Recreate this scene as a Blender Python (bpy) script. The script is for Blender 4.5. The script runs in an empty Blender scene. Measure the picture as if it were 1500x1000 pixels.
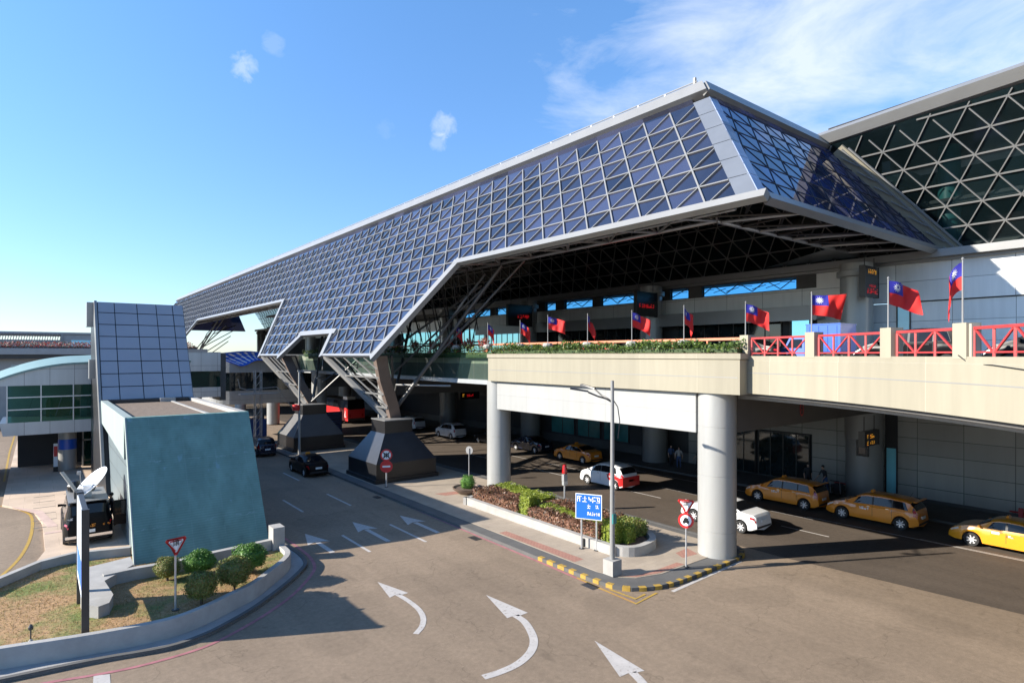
import bpy, bmesh, math, random
from mathutils import Vector, Matrix
random.seed(11)
R = math.radians
sc = bpy.context.scene
COL = sc.collection
# ------------------------------------------------------------------ camera numbers
F, HY, CX, CAMZ = 880.0, 520.0, 750.0, 9.2
AZ = math.atan(692/880.0)
SA, CA = math.sin(AZ), math.cos(AZ)
def ray(px, py):
    r = (px-CX)/F; u = -(py-HY)/F
    return (r*CA+SA, CA-r*SA, u)
def at(px, py, z=0.0):
    d = ray(px, py); t = (z-CAMZ)/d[2]
    return (d[0]*t, d[1]*t)
SUN_AZ, SUN_EL = R(-27.5), R(26)      # direction the light travels (azimuth), elevation
# ------------------------------------------------------------------ materials
def nodes(name):
    m = bpy.data.materials.new(name); m.use_nodes = True
    nt = m.node_tree; b = nt.nodes['Principled BSDF']
    return m, nt, b
def N(nt, t, **kw):
    n = nt.nodes.new(t)
    for k, v in kw.items():
        if k in n.inputs: n.inputs[k].default_value = v
        else: setattr(n, k, v)
    return n
def L(nt, a, b): nt.links.new(a, b)
def wpos(nt, local=False):
    if local: return N(nt, 'ShaderNodeTexCoord').outputs['Object']
    return N(nt, 'ShaderNodeNewGeometry').outputs['Position']
def mix(nt, fac, a, b, mode='MIX'):
    n = nt.nodes.new('ShaderNodeMix'); n.data_type = 'RGBA'; n.blend_type = mode
    for k, v in ((0, fac), (6, a), (7, b)):
        if hasattr(v, 'links'): L(nt, v, n.inputs[k])
        elif k == 0: n.inputs[0].default_value = v
        else: n.inputs[k].default_value = (*v, 1) if len(v) == 3 else v
    return n.outputs[2]
def ramp(nt, src, p0, p1, c0=(0,0,0), c1=(1,1,1)):
    n = nt.nodes.new('ShaderNodeValToRGB'); e = n.color_ramp.elements
    e[0].position = p0; e[1].position = p1; e[0].color = (*c0, 1); e[1].color = (*c1, 1)
    L(nt, src, n.inputs[0]); return n.outputs[0]
def noise(nt, vec, scale, detail=4, rough=.55, stretch=None):
    if stretch:
        mp = N(nt, 'ShaderNodeMapping'); mp.inputs['Scale'].default_value = stretch
        L(nt, vec, mp.inputs['Vector']); vec = mp.outputs[0]
    n = N(nt, 'ShaderNodeTexNoise', Scale=scale, Detail=detail, Roughness=rough)
    L(nt, vec, n.inputs['Vector']); return n.outputs['Fac']
def bump(nt, b, h, strength, dist=.02):
    n = N(nt, 'ShaderNodeBump', Strength=strength, Distance=dist)
    L(nt, h, n.inputs['Height']); L(nt, n.outputs[0], b.inputs['Normal'])
MATS = {}
def mat(name, col, rough=.6, metal=0, var=.12, scale=1.5, bmp=0, bscale=30, streak=False, coat=0, emit=None, local=False, spec=.5):
    if name in MATS: return MATS[name]
    m, nt, b = nodes(name)
    p = wpos(nt, local)
    f = noise(nt, p, scale, 5, .6, (1, 1, .12) if streak else None)
    lo = tuple(c*(1-var) for c in col); hi = tuple(min(1, c*(1+var)) for c in col)
    c = ramp(nt, f, .3, .7, lo, hi)
    L(nt, c, b.inputs['Base Color'])
    b.inputs['Roughness'].default_value = rough; b.inputs['Metallic'].default_value = metal
    b.inputs['Specular IOR Level'].default_value = spec
    if coat: b.inputs['Coat Weight'].default_value = coat; b.inputs['Coat Roughness'].default_value = .05
    if bmp: bump(nt, b, noise(nt, p, bscale, 3), bmp)
    if emit: b.inputs['Emission Color'].default_value = (*col, 1); b.inputs['Emission Strength'].default_value = emit
    MATS[name] = m; return m
def panel_mat(name, col, ax, sa, sb, gap=.02, oa=0, ob=0, rough=.35, var=.06, metal=.0, gapcol=.25, streak=.12):
    """panelled cladding: joints every sa along axis `ax` (0 x, 1 y) and sb in z, slight panel to panel tone"""
    m, nt, b = nodes(name); p = wpos(nt)
    s = N(nt, 'ShaderNodeSeparateXYZ'); L(nt, p, s.inputs[0])
    def cell(out, size, off):
        a = N(nt, 'ShaderNodeMath', operation='ADD'); L(nt, out, a.inputs[0]); a.inputs[1].default_value = off
        d = N(nt, 'ShaderNodeMath', operation='DIVIDE'); L(nt, a.outputs[0], d.inputs[0]); d.inputs[1].default_value = size
        fl = N(nt, 'ShaderNodeMath', operation='FLOOR'); L(nt, d.outputs[0], fl.inputs[0])
        fr = N(nt, 'ShaderNodeMath', operation='FRACT'); L(nt, d.outputs[0], fr.inputs[0])
        g = N(nt, 'ShaderNodeMath', operation='LESS_THAN'); L(nt, fr.outputs[0], g.inputs[0]); g.inputs[1].default_value = gap/size
        return fl.outputs[0], g.outputs[0]
    fa, ga = cell(s.outputs[ax], sa, oa+200*sa); fb, gb = cell(s.outputs[2], sb, ob+200*sb)
    cmb = N(nt, 'ShaderNodeCombineXYZ'); L(nt, fa, cmb.inputs[0]); L(nt, fb, cmb.inputs[1])
    wn = N(nt, 'ShaderNodeTexWhiteNoise', noise_dimensions='3D'); L(nt, cmb.outputs[0], wn.inputs['Vector'])
    lo = tuple(c*(1-var) for c in col); hi = tuple(min(1, c*(1+var)) for c in col)
    c = ramp(nt, wn.outputs['Value'], 0, 1, lo, hi)
    st = ramp(nt, noise(nt, p, 2.2, 5, .6, (1, 1, .1)), .35, .75, (1-streak,)*3, (1, 1, 1))
    c = mix(nt, 1, c, st, 'MULTIPLY')
    mx = N(nt, 'ShaderNodeMath', operation='MAXIMUM'); L(nt, ga, mx.inputs[0]); L(nt, gb, mx.inputs[1])
    c = mix(nt, mx.outputs[0], c, tuple(x*gapcol for x in col))
    L(nt, c, b.inputs['Base Color']); b.inputs['Roughness'].default_value = rough; b.inputs['Metallic'].default_value = metal
    MATS[name] = m; return m
def facet_glass(name, col, w, dz, s, z0, y0, tilt=.012, rough=.03, ior=1.6, use_x=False):
    """dark reflecting glazing whose panes each lean a hair differently"""
    m, nt, b = nodes(name)
    g = N(nt, 'ShaderNodeNewGeometry'); sp = N(nt, 'ShaderNodeSeparateXYZ'); L(nt, g.outputs['Position'], sp.inputs[0])
    def M(op, a, v):
        n = N(nt, 'ShaderNodeMath', operation=op)
        for i, q in enumerate((a, v)):
            if hasattr(q, 'links'): L(nt, q, n.inputs[i])
            else: n.inputs[i].default_value = q
        return n.outputs[0]
    row = M('DIVIDE', M('SUBTRACT', sp.outputs[2], z0), dz)
    yy = M('SUBTRACT', sp.outputs[0 if use_x else 1], y0)
    u = M('FLOOR', M('DIVIDE', M('SUBTRACT', yy, M('MULTIPLY', row, s)), w), 0)
    c3 = N(nt, 'ShaderNodeCombineXYZ'); L(nt, u, c3.inputs[0]); L(nt, M('FLOOR', row, 0), c3.inputs[1])
    wn = N(nt, 'ShaderNodeTexWhiteNoise', noise_dimensions='3D'); L(nt, c3.outputs[0], wn.inputs['Vector'])
    v = N(nt, 'ShaderNodeVectorMath', operation='SUBTRACT'); L(nt, wn.outputs['Color'], v.inputs[0]); v.inputs[1].default_value = (.5,.5,.5)
    v2 = N(nt, 'ShaderNodeVectorMath', operation='SCALE'); L(nt, v.outputs[0], v2.inputs[0]); v2.inputs['Scale'].default_value = tilt
    nz = N(nt, 'ShaderNodeTexNoise', Scale=.9, Detail=1); L(nt, g.outputs['Position'], nz.inputs['Vector'])
    v3 = N(nt, 'ShaderNodeVectorMath', operation='SUBTRACT'); L(nt, nz.outputs['Color'], v3.inputs[0]); v3.inputs[1].default_value = (.5,.5,.5)
    v4 = N(nt, 'ShaderNodeVectorMath', operation='SCALE'); L(nt, v3.outputs[0], v4.inputs[0]); v4.inputs['Scale'].default_value = tilt*.8
    ad = N(nt, 'ShaderNodeVectorMath', operation='ADD'); L(nt, g.outputs['Normal'], ad.inputs[0]); L(nt, v2.outputs[0], ad.inputs[1])
    ad2 = N(nt, 'ShaderNodeVectorMath', operation='ADD'); L(nt, ad.outputs[0], ad2.inputs[0]); L(nt, v4.outputs[0], ad2.inputs[1])
    nm = N(nt, 'ShaderNodeVectorMath', operation='NORMALIZE'); L(nt, ad2.outputs[0], nm.inputs[0])
    L(nt, nm.outputs[0], b.inputs['Normal'])
    c = ramp(nt, wn.outputs['Value'], 0, 1, tuple(x*.5 for x in col), tuple(x*2.0 for x in col))
    drt = ramp(nt, noise(nt, g.outputs['Position'], .8, 5, .6, (1, 1, .25)), .5, .8)
    c = mix(nt, mix(nt, .05, (0,0,0), drt, 'ADD'), c, (.16, .17, .19))
    L(nt, c, b.inputs['Base Color'])
    rr_ = ramp(nt, wn.outputs['Color'], 0, 1, (rough*.6,)*3, (rough*2.5,)*3); L(nt, rr_, b.inputs['Roughness'])
    b.inputs['IOR'].default_value = ior
    MATS[name] = m; return m, nt, b, nm

def asphalt(name, col, patch=.16):
    m, nt, b = nodes(name); p = wpos(nt)
    big = noise(nt, p, .09, 4, .6); fine = noise(nt, p, 45, 2, .7)
    lane = noise(nt, p, .8, 4, .6, (1, .08, 1))
    c = ramp(nt, big, .3, .7, tuple(x*(1-patch) for x in col), tuple(x*(1+patch) for x in col))
    c = mix(nt, .8, c, ramp(nt, fine, .3, .75, (.72,)*3, (1.2,)*3), 'MULTIPLY')
    c = mix(nt, .9, c, ramp(nt, noise(nt, p, 5, 9, .82), .36, .64, (.8,)*3, (1.14,)*3), 'MULTIPLY')
    c = mix(nt, .35, c, ramp(nt, lane, .35, .7, (.8,)*3, (1.08,)*3), 'MULTIPLY')
    tr2 = noise(nt, p, .5, 5, .6, (1.6, .05, 1)); c = mix(nt, .3, c, ramp(nt, tr2, .4, .62, (.78,)*3, (1.06,)*3), 'MULTIPLY')
    pt_ = noise(nt, p, .22, 2, .4); c = mix(nt, .6, c, ramp(nt, pt_, .57, .585, (1,)*3, (.86,)*3), 'MULTIPLY')
    # hairline cracks and a few oil marks
    vo = N(nt, 'ShaderNodeTexVoronoi', feature='DISTANCE_TO_EDGE', Scale=.16)
    wv = N(nt, 'ShaderNodeTexNoise', Scale=.7, Detail=4); L(nt, p, wv.inputs['Vector'])
    vm = N(nt, 'ShaderNodeVectorMath', operation='MULTIPLY_ADD'); L(nt, wv.outputs['Color'], vm.inputs[0]); vm.inputs[1].default_value = (2.2,)*3; L(nt, p, vm.inputs[2])
    L(nt, vm.outputs[0], vo.inputs['Vector'])
    cr = ramp(nt, vo.outputs['Distance'], .0, .0035, (.55,)*3, (1,)*3)
    c = mix(nt, .6, c, cr, 'MULTIPLY')
    oil = ramp(nt, noise(nt, p, .9, 3, .6, (1.5, .5, 1)), .64, .74, (1,)*3, (.72,)*3); c = mix(nt, .7, c, oil, 'MULTIPLY')
    sp = ramp(nt, noise(nt, p, 1.3, 2, .5), .70, .76, (1,)*3, (.6,)*3)
    c = mix(nt, .6, c, sp, 'MULTIPLY')
    L(nt, c, b.inputs['Base Color']); b.inputs['Roughness'].default_value = .85
    b.inputs['Specular IOR Level'].default_value = .3
    bump(nt, b, noise(nt, p, 60, 2), .35, .01)
    MATS[name] = m; return m
def leafmat(name, cols, rough=.55):
    m, nt, b = nodes(name)
    g = N(nt, 'ShaderNodeNewGeometry')
    n = nt.nodes.new('ShaderNodeValToRGB'); e = n.color_ramp.elements
    while len(e) < len(cols): e.new(.5)
    for i, c in enumerate(cols): e[i].position = i/(len(cols)-1); e[i].color = (*c, 1)
    L(nt, g.outputs['Random Per Island'], n.inputs[0]); L(nt, n.outputs[0], b.inputs['Base Color'])
    b.inputs['Roughness'].default_value = rough
    b.inputs['Subsurface Weight'].default_value = 0
    tr = N(nt, 'ShaderNodeBsdfTranslucent'); L(nt, n.outputs[0], tr.inputs['Color'])
    ms = N(nt, 'ShaderNodeMixShader', Fac=.22)
    L(nt, b.outputs[0], ms.inputs[1]); L(nt, tr.outputs[0], ms.inputs[2])
    L(nt, ms.outputs[0], nt.nodes['Material Output'].inputs['Surface'])
    MATS[name] = m; return m

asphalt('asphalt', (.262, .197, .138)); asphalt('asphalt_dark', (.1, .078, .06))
mat('earth', (.16, .15, .12), .9, var=.2, scale=.05)
mat('white_metal', (.26, .258, .25), .35, .15, .05, .6)
mat('frame_metal', (.24, .238, .23), .38, .2, .05, .8)
mat('grey_metal', (.34, .34, .34), .4, .3, .08, 1)
mat('dark_steel', (.06, .058, .055), .45, .3, .15, 1)
mat('brown_steel', (.17, .125, .1), .5, .2, .15, 1)
mat('steel', (.55, .56, .57), .35, .6, .08, 3)
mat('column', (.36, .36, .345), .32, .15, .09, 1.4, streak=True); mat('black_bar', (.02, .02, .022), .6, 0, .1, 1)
mat('beige', (.3, .272, .203), .8, 0, .1, .7, .15, 25, streak=True)
mat('beige_dark', (.34, .31, .25), .8, 0, .12, .7, .15, 25, streak=True)
mat('grey_concrete', (.3, .29, .275), .85, 0, .16, 1.1, .2, 25)
mat('pale_concrete', (.34, .325, .3), .85, 0, .14, 1.4, .2, 25)
mat('dark_concrete', (.1, .097, .092), .85, 0, .15, 1, .2, 25)
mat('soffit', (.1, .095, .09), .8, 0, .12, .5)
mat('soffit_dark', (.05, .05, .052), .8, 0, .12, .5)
mat('black', (.012, .012, .014), .4, 0, .1, 2)
mat('rubber', (.018, .018, .018), .8, 0, .1, 4)
mat('chrome', (.75, .75, .76), .15, .9, .03, 4)
mat('alloy', (.72, .72, .73), .3, .4, .03, 4)
mat('car_glass', (.008, .009, .011), .05, 0, .1, 2, spec=.35)
mat('paint_white', (.74, .74, .74), .3, 0, .02, 2, coat=.7)
mat('paint_black', (.004, .004, .005), .3, 0, .1, 2, spec=.13)
mat('paint_dark_blue', (.008, .01, .025), .2, 0, .1, 2, coat=.3)
mat('paint_orange', (.72, .235, .013), .3, 0, .04, 2, coat=.7)
mat('paint_yellow', (.72, .3, .012), .3, 0, .04, 2, coat=.7)
mat('paint_red', (.55, .02, .02), .3, 0, .05, 2, coat=.6)
mat('paint_blue', (.02, .1, .5), .35, 0, .05, 2, coat=.4)
mat('trim', (.03, .03, .032), .55, 0, .1, 5)
mat('lamp_red', (.4, .01, .01), .2, 0, .1, 3, coat=.6)
mat('lamp_clear', (.8, .8, .78), .12, .2, .05, 3, coat=.6)
mat('lamp_amber', (.7, .25, .02), .2, 0, .1, 3, coat=.6)
mat('plate', (.75, .75, .73), .5, 0, .03, 5)
mat('column_shade', (.2, .2, .195), .4, .1, .08, .8, streak=True)  # column colour darkened for the shaded row under the deck
mat('road_pink', (.33, .13, .14), .8, 0, .25, 2.5)
mat('sign_white', (.82, .82, .82), .4, 0, .02, 3)
mat('sign_red', (.6, .03, .03), .4, 0, .05, 3)
mat('sign_blue', (.012, .13, .55), .4, 0, .05, 3)
mat('sign_black', (.015, .015, .015), .4, 0, .05, 3)
mat('led_red', (.7, .02, .03), .5, emit=.12); mat('led_amber', (.8, .45, .05), .5, emit=.14)
mat('board_black', (.01, .01, .012), .25, 0, .1, 2)
mat('flag_red', (.55, .015, .012), .75, 0, .05, 4); mat('flag_blue', (.015, .015, .24), .75, 0, .05, 4); mat('flag_white', (.6, .6, .6), .7, 0, .03, 4)
mat('rail_red', (.38, .035, .035), .5, 0, .12, 3)
mat('rail_orange', (.62, .2, .1), .5, 0, .1, 3)
mat('skin', (.5, .32, .24), .6); mat('cloth_dark', (.03, .03, .035), .85); mat('cloth_white', (.35, .35, .36), .85); mat('cloth_blue', (.06, .1, .22), .85); mat('hair', (.012, .01, .01), .6)
mat('gravel', (.17, .125, .09), .95, 0, .3, 6, .5, 40)
mat('pink_paving', (.5, .36, .3), .85, 0, .14, 1.5)
mat('cardboard', (.5, .37, .24), .85, 0, .12, 3)
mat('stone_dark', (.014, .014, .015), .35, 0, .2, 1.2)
mat('stone_lit', (.03, .033, .04), .35, 0, .15, 1.2)  # same black stone, its blue sky-lit slope put into the colour
mat('stone_lit_pale', (.1, .098, .098), .5, 0, .1, 1.2)  # same black stone again, a paler lit slope put into the colour
mat('banner_blue', (.03, .13, .6), .7, 0, .1, 1)
mat('blue_hoarding', (.02, .05, .17), .6, 0, .15, 1)
mat('flower_red', (.5, .03, .03), .8, 0, .3, 5)
mat('teal_paint', (.035, .17, .17), .4, 0, .1, 1)
mat('bark', (.1, .07, .05), .9)
mat('soil', (.1, .065, .045), .95, 0, .3, 5, .5, 30)
leafmat('leaf_green', [(.03, .09, .014), (.075, .18, .025), (.13, .27, .04)])
leafmat('leaf_olive', [(.055, .095, .018), (.12, .17, .025), (.2, .23, .045), (.26, .17, .065)])
leafmat('leaf_lime', [(.09, .14, .01), (.19, .24, .02), (.3, .33, .05)])
leafmat('leaf_brown', [(.03, .02, .012), (.1, .045, .025), (.2, .09, .05), (.27, .14, .09), (.07, .07, .02)])
leafmat('leaf_hedge', [(.02, .045, .008), (.06, .11, .015), (.13, .2, .03)])
leafmat('leaf_flower', [(.45, .02, .02), (.5, .12, .1), (.04, .09, .02), (.6, .5, .45)])
leafmat('grass', [(.1, .13, .025), (.3, .2, .08), (.38, .25, .11), (.36, .22, .09), (.15, .17, .04)], .8)

def worn_paint(name, col, under=(.2, .155, .115)):
    m, nt, b = nodes(name); p = wpos(nt)
    f = ramp(nt, noise(nt, p, 9, 7, .75), .55, .64); g = ramp(nt, noise(nt, p, 1.2, 3), .35, .6, (.35,)*3, (1,)*3)
    c = mix(nt, mix(nt, 1, f, g, 'MULTIPLY'), ramp(nt, noise(nt, p, 2.5, 4), .3, .7, tuple(x*.84 for x in col), col), under)
    L(nt, c, b.inputs['Base Color']); b.inputs['Roughness'].default_value = .8; MATS[name] = m
worn_paint('road_white', (.47, .44, .41)); worn_paint('road_yellow', (.42, .26, .04), (.1, .09, .08)); mat('mint_roof', (.2, .3, .28), .5, 0, .1, 1)
def lawn_mat():
    m, nt, b = nodes('lawn'); p = wpos(nt)
    f = noise(nt, p, .55, 5, .65); g = noise(nt, p, 9, 4, .7)
    c = ramp(nt, f, .46, .62, (.36, .215, .1), (.14, .17, .035))
    c = mix(nt, 1, c, ramp(nt, g, .3, .72, (.6,)*3, (1.25,)*3), 'MULTIPLY')
    L(nt, c, b.inputs['Base Color']); b.inputs['Roughness'].default_value = .95
    bump(nt, b, g, .7, .04); MATS['lawn'] = m
lawn_mat()
def teal_mat():
    m, nt, b = nodes('teal_wall'); p = wpos(nt)
    base = ramp(nt, noise(nt, p, .5, 6, .6), .3, .72, (.122, .235, .208), (.165, .3, .268))
    st = ramp(nt, noise(nt, p, 1.6, 5, .6, (1, 1, .07)), .35, .75, (.84,)*3, (1.1,)*3)
    c = mix(nt, 1, base, st, 'MULTIPLY')
    # brushed horizontal coursing, pale run-down lines and a few ragged cracks
    # formwork joints and grime washed down towards the base
    sx_ = N(nt, 'ShaderNodeSeparateXYZ'); L(nt, p, sx_.inputs[0])
    for out, size in ((sx_.outputs[0], 1.33), (sx_.outputs[2], 1.9)):
        dv = N(nt, 'ShaderNodeMath', operation='DIVIDE'); L(nt, out, dv.inputs[0]); dv.inputs[1].default_value = size
        fr_ = N(nt, 'ShaderNodeMath', operation='FRACT'); L(nt, dv.outputs[0], fr_.inputs[0])
        lt = N(nt, 'ShaderNodeMath', operation='LESS_THAN'); L(nt, fr_.outputs[0], lt.inputs[0]); lt.inputs[1].default_value = .028/size
        jm = mix(nt, 1, ramp(nt, lt.outputs[0], 0, 1), ramp(nt, noise(nt, p, 1.7, 4), .35, .65), 'MULTIPLY')
        c = mix(nt, mix(nt, 1, (.45,)*3, jm, 'MULTIPLY'), c, (.2, .31, .3))
    gr_ = ramp(nt, noise(nt, p, 3.1, 6, .65, (1, 1, .05)), .52, .72, (1,)*3, (.78, .8, .78)); c = mix(nt, .8, c, gr_, 'MULTIPLY')
    wv = N(nt, 'ShaderNodeTexWave', wave_type='BANDS', bands_direction='Z', Scale=3.2, Distortion=.6, Detail=2); L(nt, p, wv.inputs['Vector'])
    c = mix(nt, .8, c, ramp(nt, wv.outputs['Fac'], 0, 1, (.88,)*3, (1.07,)*3), 'MULTIPLY')
    sp = N(nt, 'ShaderNodeSeparateXYZ'); L(nt, p, sp.inputs[0])
    nn = N(nt, 'ShaderNodeTexNoise', Scale=1.4, Detail=6, Roughness=.7); L(nt, p, nn.inputs['Vector'])
    for z0, amp in ((1.75, .25), (4.35, .3)):
        a = N(nt, 'ShaderNodeMath', operation='MULTIPLY_ADD'); L(nt, nn.outputs['Fac'], a.inputs[0]); a.inputs[1].default_value = amp*2; L(nt, sp.outputs[2], a.inputs[2])
        s2 = N(nt, 'ShaderNodeMath', operation='SUBTRACT'); L(nt, a.outputs[0], s2.inputs[0]); s2.inputs[1].default_value = z0+amp
        ab = N(nt, 'ShaderNodeMath', operation='ABSOLUTE'); L(nt, s2.outputs[0], ab.inputs[0])
        k = ramp(nt, ab.outputs[0], .008, .02, (1,)*3, (0,)*3)
        k2 = mix(nt, 1, k, ramp(nt, noise(nt, p, 3, 3), .45, .6), 'MULTIPLY')
        c = mix(nt, k2, c, (.22, .33, .33))
    dr = ramp(nt, noise(nt, p, 2.0, 3, .5, (1, 1, .03)), .66, .7)
    dm = mix(nt, 1, dr, ramp(nt, noise(nt, p, 1.1, 3), .5, .62), 'MULTIPLY')
    c = mix(nt, dm, c, (.17, .3, .32))
    L(nt, c, b.inputs['Base Color']); b.inputs['Roughness'].default_value = .75
    bump(nt, b, noise(nt, p, 18, 3), .15); MATS['teal_wall'] = m
teal_mat()
panel_mat('white_panel_y', (.72, .72, .71), 1, 2.3, .95, .025, rough=.4)
panel_mat('beam_panel', (.36, .36, .345), 1, 3.3, .93, .02, oa=1, ob=-5.65, rough=.4, var=.03, gapcol=.7)
panel_mat('hall_panel', (.8, .8, .77), 1, 3.0, 1.25, .03, ob=-12.55, rough=.35, var=.05)
panel_mat('arcade_panel', (.3, .29, .265), 1, 2.4, 1.0, .035, oa=.6, rough=.45, var=.12, gapcol=.15)
panel_mat('silver_panel_x', (.5, .52, .53), 0, 1.5, 1.3, .025, oa=.9, ob=-.35, rough=.3, var=.05, metal=.3)
panel_mat('side_panel', (.17, .21, .22), 1, 30, .92, .03, rough=.4, var=.05)
panel_mat('cabin_panel', (.38, .38, .365), 0, 2.2, 1.4, .02, rough=.4, var=.05)
panel_mat('parapet_band', (.3, .272, .203), 1, 3.3, 30, .02, oa=.3, rough=.8, var=.06, gapcol=1.2, streak=.14)
def paver_mat(name, col, sx, sy, gap, gapcol=.8):
    m, nt, b = nodes(name); p = wpos(nt)
    br = N(nt, 'ShaderNodeTexBrick'); br.offset = .5
    L(nt, p, br.inputs['Vector'])
    br.inputs['Scale'].default_value = 1; br.inputs['Brick Width'].default_value = sx; br.inputs['Row Height'].default_value = sy
    br.inputs['Mortar Size'].default_value = gap; br.inputs['Mortar Smooth'].default_value = .2
    br.inputs['Color1'].default_value = (*[c*.93 for c in col], 1); br.inputs['Color2'].default_value = (*[min(1, c*1.05) for c in col], 1)
    br.inputs['Mortar'].default_value = (*[c*gapcol for c in col], 1)
    c = mix(nt, .8, br.outputs['Color'], ramp(nt, noise(nt, p, .45, 6, .65), .3, .75, (.74,)*3, (1.12,)*3), 'MULTIPLY')
    c = mix(nt, .6, c, ramp(nt, noise(nt, p, 30, 2), .3, .7, (.85,)*3, (1.1,)*3), 'MULTIPLY')
    L(nt, c, b.inputs['Base Color']); b.inputs['Roughness'].default_value = .9; MATS[name] = m
paver_mat('sidewalk', (.36, .295, .225), .6, .3, .008)
paver_mat('plaza_paving', (.55, .42, .31), 1.5, 1.5, .015, .8)
paver_mat('red_brick_paving', (.3, .15, .11), .22, .11, .012, 1.5)
FG, _, _, _ = facet_glass('facade_glass', (.02, .023, .045), 1.79, 1.083, .81, 9.2, 14.09, .022, ior=2.0)
facet_glass('end_glass', (.01, .02, .08), 1.5, 1.083, .6, 9.2, 0, .006, ior=1.5, use_x=True)
facet_glass('silver_glass', (.17, .2, .28), 1.33, .75, 0, 6.2, 0, .015, rough=.22, use_x=True)
m, nt, b, nm = facet_glass('hall_glass', (.012, .026, .03), 1.79, 1.187, -.895, 21.79, 11.47, .01, ior=1.5)
tr = N(nt, 'ShaderNodeBsdfTransparent'); tr.inputs[0].default_value = (.5, .57, .57, 1)
ms = N(nt, 'ShaderNodeMixShader', Fac=.72)
L(nt, b.outputs[0], ms.inputs[1]); L(nt, tr.outputs[0], ms.inputs[2]); L(nt, ms.outputs[0], nt.nodes['Material Output'].inputs['Surface'])
def tint_glass(name, col, tcol, fac):
    m, nt, b = nodes(name); b.inputs['Base Color'].default_value = (*col, 1); b.inputs['Roughness'].default_value = .03
    tr = N(nt, 'ShaderNodeBsdfTransparent'); tr.inputs[0].default_value = (*tcol, 1)
    nz = noise(nt, wpos(nt), .6, 1); bump(nt, b, nz, .04, .1)
    ms = N(nt, 'ShaderNodeMixShader', Fac=fac)
    L(nt, b.outputs[0], ms.inputs[1]); L(nt, tr.outputs[0], ms.inputs[2]); L(nt, ms.outputs[0], nt.nodes['Material Output'].inputs['Surface'])
    MATS[name] = m
tint_glass('green_glass', (.01, .06, .05), (.2, .5, .42), .6)
tint_glass('cyan_glass', (.03, .1, .12), (.42, .84, .95), .9); tint_glass('blue_glass', (.02, .06, .12), (.16, .5, .82), .88)
tint_glass('clear_glass', (.02, .04, .045), (.75, .85, .85), .75)
tint_glass('parapet_glass', (.03, .06, .055), (.68, .8, .74), .8)
mat('blue_window', (.09, .45, .85), .06, 0, .25, .6, coat=.4)  # sky seen through the pane is put into this blue base
mat('cyan_window', (.3, .78, .9), .08, 0, .1, .4, coat=.4)  # daylight coming through the pane is put into its bright base colour
mat('dark_window', (.012, .02, .022), .05, 0, .3, .6, coat=.3)

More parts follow.
